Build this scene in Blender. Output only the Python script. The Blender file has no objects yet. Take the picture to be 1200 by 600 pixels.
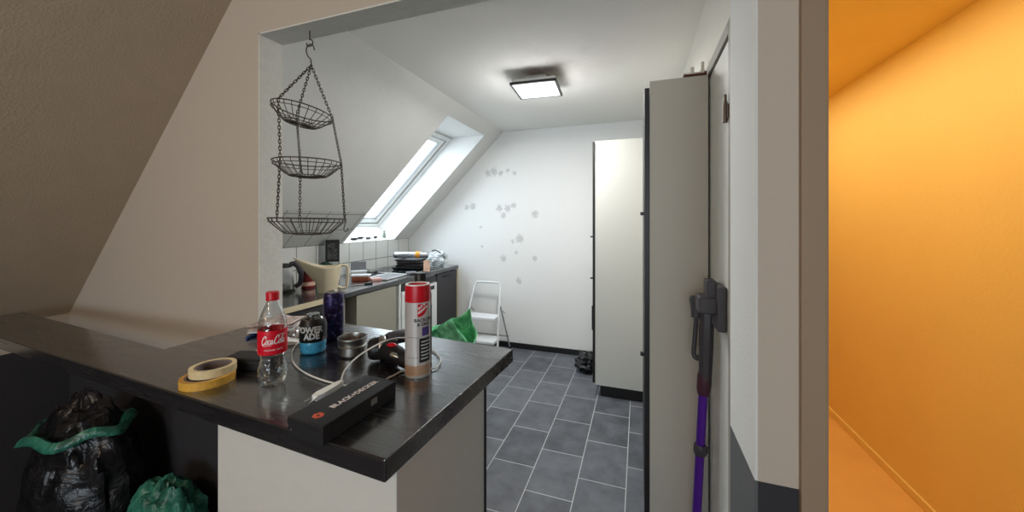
import bpy, bmesh, math, random
from math import sin, cos, pi, radians, atan2, sqrt
from mathutils import Vector, Matrix, noise
random.seed(7)
SC = bpy.context.scene
COL = SC.collection

# ------------------------------------------------------------------ survey of the room (camera eye, wide lens, level)
FPX, EYE, HOR = 425.0, 1.47, 258.0
YAW = math.atan(149 / 425)
_c, _s = cos(YAW), sin(YAW)
def ray(x, y):
    u = (x - 600) / FPX; v = (HOR - y) / FPX
    return Vector((-_s + u * _c, _c + u * _s, v))
def onz(x, y, z):                       # point of a level surface
    r = ray(x, y); t = (z - EYE) / r.z
    return Vector((r.x * t, r.y * t, z))
def ony(x, y, Y):
    r = ray(x, y); t = Y / r.y
    return Vector((r.x * t, Y, EYE + r.z * t))
def onx(x, y, X):
    r = ray(x, y); t = X / r.x
    return Vector((X, r.y * t, EYE + r.z * t))

# ------------------------------------------------------------------ materials
MATS = {}
def mat(name, col, rough=.6, metal=0, noise_amt=0, nscale=20, bump=0, bscale=200, spec=.5, trans=0, ior=1.45, emit=None, estr=0, alpha=None, coat=0):
    m = bpy.data.materials.new(name); m.use_nodes = True
    nt = m.node_tree; b = nt.nodes['Principled BSDF']
    b.inputs['Base Color'].default_value = (*col, 1)
    b.inputs['Roughness'].default_value = rough
    b.inputs['Metallic'].default_value = metal
    b.inputs['Specular IOR Level'].default_value = spec
    b.inputs['IOR'].default_value = ior
    b.inputs['Transmission Weight'].default_value = trans
    b.inputs['Coat Weight'].default_value = coat
    if emit:
        b.inputs['Emission Color'].default_value = (*emit, 1); b.inputs['Emission Strength'].default_value = estr
    tc = nt.nodes.new('ShaderNodeTexCoord')
    if noise_amt:
        n = nt.nodes.new('ShaderNodeTexNoise'); n.inputs['Scale'].default_value = nscale; n.inputs['Detail'].default_value = 5
        nt.links.new(tc.outputs['Object'], n.inputs['Vector'])
        r = nt.nodes.new('ShaderNodeValToRGB')
        r.color_ramp.elements[0].position = .3; r.color_ramp.elements[1].position = .7
        r.color_ramp.elements[0].color = (*[c * (1 - noise_amt) for c in col], 1)
        r.color_ramp.elements[1].color = (*[min(1, c * (1 + noise_amt)) for c in col], 1)
        nt.links.new(n.outputs['Fac'], r.inputs['Fac']); nt.links.new(r.outputs['Color'], b.inputs['Base Color'])
    if bump:
        n2 = nt.nodes.new('ShaderNodeTexNoise'); n2.inputs['Scale'].default_value = bscale; n2.inputs['Detail'].default_value = 4
        nt.links.new(tc.outputs['Object'], n2.inputs['Vector'])
        bp = nt.nodes.new('ShaderNodeBump'); bp.inputs['Strength'].default_value = bump; bp.inputs['Distance'].default_value = .01
        nt.links.new(n2.outputs['Fac'], bp.inputs['Height']); nt.links.new(bp.outputs['Normal'], b.inputs['Normal'])
    MATS[name] = m
    return m
def film(name, col, rough=.1, alpha=.3, facing=.35, bump=0, gloss=False):
    """thin clear plastic / glass sheet: see-through with a Fresnel shine"""
    m = bpy.data.materials.new(name); m.use_nodes = True; nt = m.node_tree
    nt.nodes.remove(nt.nodes['Principled BSDF']); out = nt.nodes['Material Output']
    t = nt.nodes.new('ShaderNodeBsdfTransparent'); t.inputs[0].default_value = (*col, 1)
    g = nt.nodes.new('ShaderNodeBsdfAnisotropic' if gloss else 'ShaderNodeBsdfPrincipled')
    g.inputs['Color' if gloss else 'Base Color'].default_value = (*col, 1); g.inputs['Roughness'].default_value = rough
    lw = nt.nodes.new('ShaderNodeLayerWeight'); lw.inputs['Blend'].default_value = facing
    mr = nt.nodes.new('ShaderNodeMapRange'); mr.inputs['To Min'].default_value = alpha; mr.inputs['To Max'].default_value = 1
    nt.links.new(lw.outputs['Facing'], mr.inputs['Value'])
    mx = nt.nodes.new('ShaderNodeMixShader'); nt.links.new(mr.outputs[0], mx.inputs[0])
    nt.links.new(t.outputs[0], mx.inputs[1]); nt.links.new(g.outputs[0], mx.inputs[2]); nt.links.new(mx.outputs[0], out.inputs[0])
    if bump:
        tc = nt.nodes.new('ShaderNodeTexCoord'); n2 = nt.nodes.new('ShaderNodeTexNoise'); n2.inputs['Scale'].default_value = 60
        nt.links.new(tc.outputs['Object'], n2.inputs['Vector'])
        bp = nt.nodes.new('ShaderNodeBump'); bp.inputs['Strength'].default_value = bump; bp.inputs['Distance'].default_value = .01
        nt.links.new(n2.outputs['Fac'], bp.inputs['Height']); nt.links.new(bp.outputs['Normal'], g.inputs['Normal'])
    return m

def S(r, g, b):     # sRGB 0..255 to linear
    return tuple(((c / 255) / 12.92 if c / 255 <= .04045 else ((c / 255 + .055) / 1.055) ** 2.4) for c in (r, g, b))

def M_nodes(name):
    m = bpy.data.materials.new(name); m.use_nodes = True
    return m, m.node_tree, m.node_tree.nodes['Principled BSDF']
def math_node(nt, op, a, b=None, c=None):
    n = nt.nodes.new('ShaderNodeMath'); n.operation = op
    for i, v in enumerate((a, b, c)):
        if v is None: continue
        if isinstance(v, (int, float)): n.inputs[i].default_value = v
        else: nt.links.new(v, n.inputs[i])
    return n.outputs[0]
def add_bump(nt, b, scale=180, st=.25, dist=.004, detail=5):
    tc = nt.nodes.new('ShaderNodeTexCoord'); n = nt.nodes.new('ShaderNodeTexNoise'); n.inputs['Scale'].default_value = scale; n.inputs['Detail'].default_value = detail
    nt.links.new(tc.outputs['Object'], n.inputs['Vector'])
    bp = nt.nodes.new('ShaderNodeBump'); bp.inputs['Strength'].default_value = st; bp.inputs['Distance'].default_value = dist
    nt.links.new(n.outputs['Fac'], bp.inputs['Height']); nt.links.new(bp.outputs['Normal'], b.inputs['Normal'])

kitchen_white = mat('kitchen_white_plaster', S(236, 236, 233), .85, noise_amt=.025, nscale=6, bump=.35, bscale=110)
slope_white = mat('slope_white_plaster', S(228, 227, 222), .85, noise_amt=.02, nscale=5, bump=.3, bscale=110)
reveal_white = mat('reveal_white_board', S(240, 240, 238), .6)
lime = mat('rough_opening_plaster', S(222, 220, 212), .9, noise_amt=.04, nscale=40, bump=.3, bscale=60)
cream_wall = mat('cream_wall_paint', S(226, 222, 212), .8, noise_amt=.02, nscale=8, bump=.3, bscale=100)

# front-room paint: greige above, charcoal dado below 0.84 m
def paint_dado():
    m, nt, b = M_nodes('greige_paint_with_charcoal_dado')
    g = nt.nodes.new('ShaderNodeNewGeometry'); sp = nt.nodes.new('ShaderNodeSeparateXYZ'); nt.links.new(g.outputs['Position'], sp.inputs[0])
    f = math_node(nt, 'GREATER_THAN', sp.outputs['Z'], .842)
    mx = nt.nodes.new('ShaderNodeMix'); mx.data_type = 'RGBA'
    nt.links.new(f, mx.inputs['Factor']); mx.inputs['A'].default_value = (*S(52, 50, 54), 1); mx.inputs['B'].default_value = (*S(198, 185, 171), 1)
    nt.links.new(mx.outputs['Result'], b.inputs['Base Color']); b.inputs['Roughness'].default_value = .85
    add_bump(nt, b, 130, .3, .005)
    return m
dado = paint_dado()
def jamb_dado():
    m, nt, b = M_nodes('white_jamb_paint_with_daylit_dado')
    g = nt.nodes.new('ShaderNodeNewGeometry'); sp = nt.nodes.new('ShaderNodeSeparateXYZ'); nt.links.new(g.outputs['Position'], sp.inputs[0])
    f = math_node(nt, 'GREATER_THAN', sp.outputs['Z'], .842)
    mx = nt.nodes.new('ShaderNodeMix'); mx.data_type = 'RGBA'
    nt.links.new(f, mx.inputs['Factor']); mx.inputs['A'].default_value = (*S(95, 98, 100), 1); mx.inputs['B'].default_value = (*S(226, 228, 226), 1)  # same dark dado as the front wall, daylight put into its paler grey
    nt.links.new(mx.outputs['Result'], b.inputs['Base Color']); b.inputs['Roughness'].default_value = .8
    add_bump(nt, b, 90, .3, .005)
    return m
jdado = jamb_dado()
greige = mat('greige_slope_paint', S(186, 168, 146), .9, noise_amt=.03, nscale=9, bump=.25, bscale=130)
greige_trim = mat('greige_casing_paint', S(158, 136, 112), .6)
orange_wall = mat('orange_wall_paint', S(236, 198, 106), .7, noise_amt=.03, nscale=2, bump=.1, bscale=60)
orange_floor = mat('orange_lit_floor', S(228, 174, 90), .5, noise_amt=.05, nscale=4)  # the room's warm orange light is painted into the floor colour

def back_wall_mat():
    """white plaster with a few grey scuffed spots where things hung"""
    m, nt, b = M_nodes('scuffed_white_plaster')
    g = nt.nodes.new('ShaderNodeNewGeometry'); sp = nt.nodes.new('ShaderNodeSeparateXYZ'); nt.links.new(g.outputs['Position'], sp.inputs[0])
    n = nt.nodes.new('ShaderNodeTexNoise'); n.inputs['Scale'].default_value = 60; n.inputs['Detail'].default_value = 6; n.inputs['Roughness'].default_value = .8
    nt.links.new(g.outputs['Position'], n.inputs['Vector'])
    spots = [(572, 203, 5), (579, 201, 6), (587, 203, 4), (595, 200, 3), (603, 203, 3), (547, 243, 4), (554, 242, 5), (585, 244, 5), (595, 244, 5), (602, 241, 4), (590, 253, 4),
             (627, 251, 5), (609, 280, 6), (563, 266, 2), (565, 289, 2), (605, 296, 2.5), (590, 303, 5), (627, 303, 3.5), (608, 329, 4.5), (601, 283, 3)]
    acc = None
    for (px, py, r) in spots:
        p = ony(px, py, 3.96); R = r * 1.15 * 4.1 / FPX
        dx = math_node(nt, 'SUBTRACT', sp.outputs['X'], p.x); dz = math_node(nt, 'SUBTRACT', sp.outputs['Z'], p.z)
        d = math_node(nt, 'SQRT', math_node(nt, 'ADD', math_node(nt, 'MULTIPLY', dx, dx), math_node(nt, 'MULTIPLY', dz, dz)))
        f = math_node(nt, 'SUBTRACT', 1, math_node(nt, 'DIVIDE', d, R))
        acc = f if acc is None else math_node(nt, 'MAXIMUM', acc, f)
    k = math_node(nt, 'MULTIPLY', math_node(nt, 'GREATER_THAN', acc, 0), math_node(nt, 'GREATER_THAN', math_node(nt, 'ADD', math_node(nt, 'MULTIPLY', acc, .28), n.outputs['Fac']), .6))
    mx = nt.nodes.new('ShaderNodeMix'); mx.data_type = 'RGBA'; nt.links.new(math_node(nt, 'MULTIPLY', k, .42), mx.inputs['Factor'])
    mx.inputs['A'].default_value = (*S(236, 236, 234), 1); mx.inputs['B'].default_value = (*S(150, 149, 146), 1)
    nt.links.new(mx.outputs['Result'], b.inputs['Base Color']); b.inputs['Roughness'].default_value = .85
    add_bump(nt, b, 110, .35, .006)
    return m
scuffed = back_wall_mat()

def ceiling_mat():
    """white ceiling with a brown smoky smudge beside the lamp"""
    m, nt, b = M_nodes('white_ceiling_with_smudge')
    g = nt.nodes.new('ShaderNodeNewGeometry'); sp = nt.nodes.new('ShaderNodeSeparateXYZ'); nt.links.new(g.outputs['Position'], sp.inputs[0])
    n = nt.nodes.new('ShaderNodeTexNoise'); n.inputs['Scale'].default_value = 9; n.inputs['Detail'].default_value = 6
    nt.links.new(g.outputs['Position'], n.inputs['Vector'])
    def blob(px, py, R, amt):
        p = onz(px, py, 2.5)
        dx = math_node(nt, 'SUBTRACT', sp.outputs['X'], p.x); dy = math_node(nt, 'SUBTRACT', sp.outputs['Y'], p.y)
        d = math_node(nt, 'SQRT', math_node(nt, 'ADD', math_node(nt, 'MULTIPLY', dx, dx), math_node(nt, 'MULTIPLY', dy, dy)))
        f = math_node(nt, 'MAXIMUM', 0, math_node(nt, 'SUBTRACT', 1, math_node(nt, 'DIVIDE', d, R)))
        return math_node(nt, 'MULTIPLY', math_node(nt, 'MULTIPLY', f, n.outputs['Fac']), amt)
    f = math_node(nt, 'ADD', blob(630, 88, .19, 2.2), blob(650, 76, .5, .45))
    f = math_node(nt, 'MINIMUM', f, .8)
    mx = nt.nodes.new('ShaderNodeMix'); mx.data_type = 'RGBA'; nt.links.new(f, mx.inputs['Factor'])
    mx.inputs['A'].default_value = (*S(240, 238, 233), 1); mx.inputs['B'].default_value = (*S(112, 80, 58), 1)
    nt.links.new(mx.outputs['Result'], b.inputs['Base Color']); b.inputs['Roughness'].default_value = .9
    add_bump(nt, b, 90, .3, .006)
    return m
ceil_m = ceiling_mat()

def tile_floor():
    """charcoal floor tiles, running bond, thin pale joints"""
    m, nt, b = M_nodes('charcoal_floor_tiles')
    g = nt.nodes.new('ShaderNodeNewGeometry'); sp = nt.nodes.new('ShaderNodeSeparateXYZ'); nt.links.new(g.outputs['Position'], sp.inputs[0])
    W, L, J = .2605, .377, .0028
    cx = math_node(nt, 'DIVIDE', math_node(nt, 'ADD', sp.outputs['X'], .068 + 20 * W), W)
    ci = math_node(nt, 'FLOOR', cx); cf = math_node(nt, 'FRACT', cx)
    par = math_node(nt, 'MODULO', ci, 2)
    ry = math_node(nt, 'ADD', math_node(nt, 'DIVIDE', math_node(nt, 'SUBTRACT', sp.outputs['Y'], 2.078 - 20 * L), L), math_node(nt, 'MULTIPLY', math_node(nt, 'SUBTRACT', 1, par), .5))
    ri = math_node(nt, 'FLOOR', ry); rf = math_node(nt, 'FRACT', ry)
    ex = math_node(nt, 'MULTIPLY', math_node(nt, 'MINIMUM', cf, math_node(nt, 'SUBTRACT', 1, cf)), W)
    ey = math_node(nt, 'MULTIPLY', math_node(nt, 'MINIMUM', rf, math_node(nt, 'SUBTRACT', 1, rf)), L)
    e = math_node(nt, 'MINIMUM', ex, ey); isj = math_node(nt, 'LESS_THAN', e, J)
    cmb = nt.nodes.new('ShaderNodeCombineXYZ'); nt.links.new(ci, cmb.inputs[0]); nt.links.new(ri, cmb.inputs[1])
    wn = nt.nodes.new('ShaderNodeTexWhiteNoise'); nt.links.new(cmb.outputs[0], wn.inputs['Vector'])
    n = nt.nodes.new('ShaderNodeTexNoise'); n.inputs['Scale'].default_value = 7; n.inputs['Detail'].default_value = 7; n.inputs['Roughness'].default_value = .65
    nt.links.new(g.outputs['Position'], n.inputs['Vector'])
    v = math_node(nt, 'ADD', math_node(nt, 'MULTIPLY', wn.outputs['Value'], .25), n.outputs['Fac'])
    r = nt.nodes.new('ShaderNodeValToRGB'); r.color_ramp.elements[0].position = .35; r.color_ramp.elements[1].position = .95
    r.color_ramp.elements[0].color = (*S(66, 69, 75), 1); r.color_ramp.elements[1].color = (*S(112, 115, 121), 1)
    nt.links.new(v, r.inputs['Fac'])
    mx = nt.nodes.new('ShaderNodeMix'); mx.data_type = 'RGBA'; nt.links.new(isj, mx.inputs['Factor'])
    nt.links.new(r.outputs['Color'], mx.inputs['A']); mx.inputs['B'].default_value = (*S(178, 180, 180), 1)
    nt.links.new(mx.outputs['Result'], b.inputs['Base Color']); b.inputs['Roughness'].default_value = .5
    bp = nt.nodes.new('ShaderNodeBump'); bp.inputs['Strength'].default_value = .5; bp.inputs['Distance'].default_value = .003
    nt.links.new(math_node(nt, 'ADD', math_node(nt, 'MULTIPLY', isj, -.6), math_node(nt, 'MULTIPLY', n.outputs['Fac'], .5)), bp.inputs['Height']); nt.links.new(bp.outputs['Normal'], b.inputs['Normal'])
    return m
floor_m = tile_floor()

def wall_tiles():
    """white glazed 20 cm tiles on the knee wall and lower slope"""
    m, nt, b = M_nodes('white_wall_tiles')
    tc = nt.nodes.new('ShaderNodeUVMap')
    sp = nt.nodes.new('ShaderNodeSeparateXYZ'); nt.links.new(tc.outputs['UV'], sp.inputs[0])
    W = .2
    a = math_node(nt, 'FRACT', math_node(nt, 'DIVIDE', sp.outputs['X'], W)); c = math_node(nt, 'FRACT', math_node(nt, 'DIVIDE', sp.outputs['Y'], W))
    e = math_node(nt, 'MULTIPLY', math_node(nt, 'MINIMUM', math_node(nt, 'MINIMUM', a, math_node(nt, 'SUBTRACT', 1, a)), math_node(nt, 'MINIMUM', c, math_node(nt, 'SUBTRACT', 1, c))), W)
    isj = math_node(nt, 'LESS_THAN', e, .004)
    mx = nt.nodes.new('ShaderNodeMix'); mx.data_type = 'RGBA'; nt.links.new(isj, mx.inputs['Factor'])
    mx.inputs['A'].default_value = (*S(214, 214, 208), 1); mx.inputs['B'].default_value = (*S(128, 126, 120), 1)
    nt.links.new(mx.outputs['Result'], b.inputs['Base Color']); b.inputs['Roughness'].default_value = .3
    bp = nt.nodes.new('ShaderNodeBump'); bp.inputs['Strength'].default_value = .6; bp.inputs['Distance'].default_value = .002; bp.invert = True
    nt.links.new(isj, bp.inputs['Height']); nt.links.new(bp.outputs['Normal'], b.inputs['Normal'])
    return m
tile_m = wall_tiles()

def woodgrain(name, c1, c2, rough, axis='X', scale=1.0):
    m, nt, b = M_nodes(name)
    tc = nt.nodes.new('ShaderNodeTexCoord'); mp = nt.nodes.new('ShaderNodeMapping')
    mp.inputs['Scale'].default_value = (2 * scale, 60 * scale, 60 * scale) if axis == 'X' else (60 * scale, 2 * scale, 60 * scale)
    nt.links.new(tc.outputs['Object'], mp.inputs[0])
    n = nt.nodes.new('ShaderNodeTexNoise'); n.inputs['Scale'].default_value = 1; n.inputs['Detail'].default_value = 6; n.inputs['Roughness'].default_value = .65; n.inputs['Distortion'].default_value = .6
    nt.links.new(mp.outputs[0], n.inputs['Vector'])
    r = nt.nodes.new('ShaderNodeValToRGB'); r.color_ramp.elements[0].position = .35; r.color_ramp.elements[1].position = .7
    r.color_ramp.elements[0].color = (*c1, 1); r.color_ramp.elements[1].color = (*c2, 1)
    nt.links.new(n.outputs['Fac'], r.inputs['Fac']); nt.links.new(r.outputs['Color'], b.inputs['Base Color'])
    b.inputs['Roughness'].default_value = rough
    b.inputs['Coat Weight'].default_value = 1; b.inputs['Coat Roughness'].default_value = .16
    mr = nt.nodes.new('ShaderNodeMapRange'); mr.inputs['To Min'].default_value = rough - .08; mr.inputs['To Max'].default_value = rough + .16
    nt.links.new(n.outputs['Fac'], mr.inputs['Value']); nt.links.new(mr.outputs[0], b.inputs['Roughness'])
    bp = nt.nodes.new('ShaderNodeBump'); bp.inputs['Strength'].default_value = .05; bp.inputs['Distance'].default_value = .0006
    nt.links.new(n.outputs['Fac'], bp.inputs['Height']); nt.links.new(bp.outputs['Normal'], b.inputs['Normal'])
    return m
blackwood = woodgrain('black_oak_laminate', S(26, 24, 26), S(38, 36, 38), .22, 'X')
blackwood_y = woodgrain('black_oak_worktop_laminate', S(30, 30, 33), S(46, 46, 50), .22, 'Y')

white_lam = mat('white_laminate_panel', S(214, 211, 204), .5, noise_amt=.02, nscale=30)
cab_white = mat('cabinet_white_melamine', S(196, 196, 190), .5, bump=.05, bscale=80)
cab_greige = mat('cabinet_greige_melamine', S(178, 172, 160), .55, bump=.05, bscale=80)
cab_beige = mat('beige_side_panel', S(158, 154, 140), .6)
black_edge = mat('black_front_edge', S(24, 21, 22), .45)
dark_front = mat('charcoal_cabinet_front', S(50, 48, 52), .45, noise_amt=.1, nscale=14)
dark_open = mat('dark_cabinet_interior', S(38, 34, 34), .8)
cream_edge = mat('raw_cream_edge_strip', S(206, 192, 160), .7)
app_white = mat('appliance_white_enamel', S(226, 228, 226), .3)
app_black = mat('appliance_black_panel', S(20, 20, 22), .25)
black_base = mat('black_baseboard', S(26, 25, 27), .5)
door_white = mat('door_white_lacquer', S(226, 226, 220), .4)
frame_grey = mat('door_frame_shaded_grey', S(150, 146, 136), .5)  # shade of the door rebate is put into this grey
steel = mat('dull_steel', S(170, 168, 162), .35, metal=1)
brass = mat('worn_brass', S(104, 92, 82), .4, metal=.6)
wire = mat('dark_bronze_wire', S(84, 76, 68), .45, metal=.85)
blackpl = mat('black_plastic', S(22, 22, 24), .4)
blackmat = mat('black_matte_card', S(30, 30, 33), .55)
greypl = mat('dark_grey_plastic', S(72, 70, 74), .45)
midgrey = mat('mid_grey_plastic', S(128, 130, 134), .5)
purple = mat('purple_anodised_tube', S(104, 48, 178), .28, metal=.7)
redpl = mat('red_plastic', S(196, 14, 34), .35)
darkred = mat('dark_red_paint', S(110, 22, 30), .4)
whitepl = mat('white_plastic', S(232, 232, 228), .4)
cord_white = mat('white_cord_rubber', S(225, 222, 214), .5)
alu = mat('white_lacquered_tube', S(226, 228, 230), .35)
silverfoil = mat('silver_foil', S(200, 202, 206), .25, metal=.9, bump=.6, bscale=40)
lamp_on = mat('lamp_diffuser', S(236, 240, 240), .4, emit=(1, 1, 1), estr=.25)
lamp_black = mat('lamp_black_frame', S(52, 50, 48), .5)
win_white = mat('window_white_lacquer', S(236, 238, 236), .4)
seal = mat('grey_window_seal', S(120, 122, 122), .6)
pet = film('clear_pet_plastic', (.90, .92, .92), .12, .05, .32, bump=.5, gloss=True)
glass = film('clear_window_glass', (.97, .98, .98), .02, .03, .15, gloss=True)
clearbag = film('clear_crumpled_plastic', (.9, .93, .94), .18, .55, .5, bump=1)
amber_tape = film('amber_tape_film', S(222, 178, 92), .3, .75, .5)
clear_tape = film('pale_tape_film', S(226, 210, 166), .3, .72, .5)
cardcore = mat('grey_card_tape_core', S(120, 108, 104), .8)
blue_liquid = mat('blue_drink_in_bottle', S(64, 150, 190), .15, noise_amt=.3, nscale=60)
beige_pl = mat('beige_translucent_plastic', S(214, 200, 172), .45)
copper = mat('brown_copper_wrapper', S(150, 82, 58), .4, noise_amt=.4, nscale=70)
pinkish = mat('pink_packet', S(222, 176, 170), .5)
orange_clip = mat('orange_bag_wrap', S(232, 160, 60), .4, noise_amt=.2, nscale=50)
skin_box = mat('pink_beige_print', S(214, 178, 156), .6, noise_amt=.25, nscale=40)
paper = mat('white_paper', S(224, 226, 228), .7)
paper_col = mat('printed_colour_paper', S(196, 176, 168), .5, noise_amt=.5, nscale=45)
blue_pl = mat('blue_plastic', S(40, 70, 130), .4)
darkgreen = mat('dark_green_fabric', S(28, 58, 44), .7)
rust = mat('dark_red_board', S(92, 42, 38), .6)
porcelain = mat('beige_porcelain', S(206, 200, 186), .4)
ash = mat('brown_ash_and_stubs', S(96, 66, 54), .9, noise_amt=.7, nscale=120)
hobglass = mat('black_ceramic_hob_glass', S(30, 32, 34), .12)
vac_dark = mat('vacuum_dark_plastic', S(62, 58, 62), .45)

def bag_mat(name, c1, c2, sc=14):
    m, nt, b = M_nodes(name)
    tc = nt.nodes.new('ShaderNodeTexCoord'); n = nt.nodes.new('ShaderNodeTexNoise'); n.inputs['Scale'].default_value = sc; n.inputs['Detail'].default_value = 5; n.inputs['Distortion'].default_value = 1.2
    nt.links.new(tc.outputs['Object'], n.inputs['Vector'])
    r = nt.nodes.new('ShaderNodeValToRGB'); r.color_ramp.elements[0].position = .35; r.color_ramp.elements[1].position = .65
    r.color_ramp.elements[0].color = (*c1, 1); r.color_ramp.elements[1].color = (*c2, 1)
    nt.links.new(n.outputs['Fac'], r.inputs['Fac']); nt.links.new(r.outputs['Color'], b.inputs['Base Color'])
    b.inputs['Roughness'].default_value = .28
    bp = nt.nodes.new('ShaderNodeBump'); bp.inputs['Strength'].default_value = .7; bp.inputs['Distance'].default_value = .02
    nt.links.new(n.outputs['Fac'], bp.inputs['Height']); nt.links.new(bp.outputs['Normal'], b.inputs['Normal'])
    return m
green_bag = bag_mat('green_bin_bag_film', S(58, 140, 96), S(130, 214, 160))
dark_green_bag = bag_mat('dull_green_bin_bag_film', S(28, 84, 72), S(62, 140, 118))
black_bag = bag_mat('black_bin_bag_film', S(10, 10, 12), S(30, 30, 34))

def can_print():
    m, nt, b = M_nodes('dark_violet_can_print')
    tc = nt.nodes.new('ShaderNodeTexCoord'); n = nt.nodes.new('ShaderNodeTexNoise'); n.inputs['Scale'].default_value = 70; n.inputs['Detail'].default_value = 3
    nt.links.new(tc.outputs['Object'], n.inputs['Vector'])
    r = nt.nodes.new('ShaderNodeValToRGB'); e = r.color_ramp.elements
    e[0].position = 0; e[0].color = (*S(24, 18, 46), 1); e[1].position = .5; e[1].color = (*S(36, 26, 66), 1)
    x = e.new(.62); x.color = (*S(64, 58, 120), 1); x = e.new(.74); x.color = (*S(150, 150, 190), 1)
    nt.links.new(n.outputs['Fac'], r.inputs['Fac'])
    n3 = nt.nodes.new('ShaderNodeTexNoise'); n3.inputs['Scale'].default_value = 25
    nt.links.new(tc.outputs['Object'], n3.inputs['Vector'])
    nt.links.new(r.outputs['Color'], b.inputs['Base Color']); b.inputs['Metallic'].default_value = .5; b.inputs['Roughness'].default_value = .3
    return m
can_m = can_print()

# ------------------------------------------------------------------ mesh builder
class MB:
    def __init__(s): s.v = []; s.f = []; s.mi = []; s.uv = []
    def add(s, vs, fs, mi=0, M=None):
        o = len(s.v)
        for p in vs:
            p = Vector(p); s.v.append(M @ p if M else p)
        for f in fs: s.f.append([o + i for i in f]); s.mi.append(mi)
        return s
    def box(s, x0, x1, y0, y1, z0, z1, mi=0, M=None):
        vs = [(x0, y0, z0), (x1, y0, z0), (x1, y1, z0), (x0, y1, z0), (x0, y0, z1), (x1, y0, z1), (x1, y1, z1), (x0, y1, z1)]
        return s.add(vs, [(0, 3, 2, 1), (4, 5, 6, 7), (0, 1, 5, 4), (1, 2, 6, 5), (2, 3, 7, 6), (3, 0, 4, 7)], mi, M)
    def lathe(s, prof, n=32, mi=0, M=None, cap=True, wob=None):
        vs = []; fs = []
        for (r, z) in prof:
            for i in range(n):
                a = 2 * pi * i / n; rr = r * (wob(a, z) if wob else 1)
                vs.append((rr * cos(a), rr * sin(a), z))
        for k in range(len(prof) - 1):
            for i in range(n):
                j = (i + 1) % n
                fs.append((k * n + i, k * n + j, (k + 1) * n + j, (k + 1) * n + i))
        if cap:
            if prof[0][0] > 1e-5: fs.append(tuple(range(n - 1, -1, -1)))
            if prof[-1][0] > 1e-5: fs.append(tuple((len(prof) - 1) * n + i for i in range(n)))
        return s.add(vs, fs, mi, M)
    def tube(s, pts, r, n=8, mi=0, closed=False, cap=True, M=None):
        pts = [Vector(p) for p in pts]; N = len(pts); vs = []; fs = []
        up = None
        for k in range(N):
            if closed: t = pts[(k + 1) % N] - pts[k - 1]
            else: t = pts[min(k + 1, N - 1)] - pts[max(k - 1, 0)]
            t = t.normalized() if t.length > 1e-9 else Vector((0, 0, 1))
            if up is None:
                up = Vector((0, 0, 1)) if abs(t.z) < .9 else Vector((1, 0, 0))
            a = (up - t * up.dot(t)).normalized(); b = t.cross(a); up = a
            rr = r[k] if isinstance(r, (list, tuple)) else r
            for i in range(n):
                w = 2 * pi * i / n
                vs.append(pts[k] + a * (cos(w) * rr) + b * (sin(w) * rr))
        for k in range(N if closed else N - 1):
            k2 = (k + 1) % N
            for i in range(n):
                j = (i + 1) % n
                fs.append((k * n + i, k * n + j, k2 * n + j, k2 * n + i))
        if cap and not closed:
            fs.append(tuple(range(n - 1, -1, -1))); fs.append(tuple((N - 1) * n + i for i in range(n)))
        return s.add(vs, fs, mi, M)
    def prism(s, poly, z0, z1, mi=0, M=None):
        n = len(poly)
        vs = [(p[0], p[1], z0) for p in poly] + [(p[0], p[1], z1) for p in poly]
        fs = [tuple(range(n - 1, -1, -1)), tuple(range(n, 2 * n))] + [(i, (i + 1) % n, n + (i + 1) % n, n + i) for i in range(n)]
        return s.add(vs, fs, mi, M)
    def quad(s, a, b, c, d, mi=0): return s.add([a, b, c, d], [(0, 1, 2, 3)], mi)

def link(name, mb, mats, parent=None, loc=(0, 0, 0), rot=(0, 0, 0), smooth=None, bevel=0, bseg=2):
    me = bpy.data.meshes.new(name); me.from_pydata([tuple(v) for v in mb.v], [], mb.f); me.validate()
    if not isinstance(mats, (list, tuple)): mats = [mats]
    for m in mats: me.materials.append(m)
    if len(me.polygons) == len(mb.mi): me.polygons.foreach_set('material_index', mb.mi)
    bm = bmesh.new(); bm.from_mesh(me); bmesh.ops.recalc_face_normals(bm, faces=bm.faces); bm.to_mesh(me); bm.free()
    if smooth is not None:
        me.polygons.foreach_set('use_smooth', [True] * len(me.polygons)); me.set_sharp_from_angle(angle=radians(smooth))
    o = bpy.data.objects.new(name, me); COL.objects.link(o)
    o.location = loc; o.rotation_euler = rot
    if parent: o.parent = parent
    if bevel:
        md = o.modifiers.new('bevel', 'BEVEL'); md.width = bevel; md.segments = bseg; md.limit_method = 'ANGLE'; md.angle_limit = radians(40)
    return o
def thing(name, label, cat, loc=(0, 0, 0), rz=0, group=None):
    o = bpy.data.objects.new(name, None); COL.objects.link(o); o.empty_display_size = .05
    o.location = loc; o.rotation_euler = (0, 0, rz); o['label'] = label; o['category'] = cat
    if group: o['group'] = group
    return o
def tag(o, label, cat, group=None):
    o['label'] = label; o['category'] = cat
    if group: o['group'] = group
    return o
def struct(o): o['kind'] = 'structure'; return o

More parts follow.
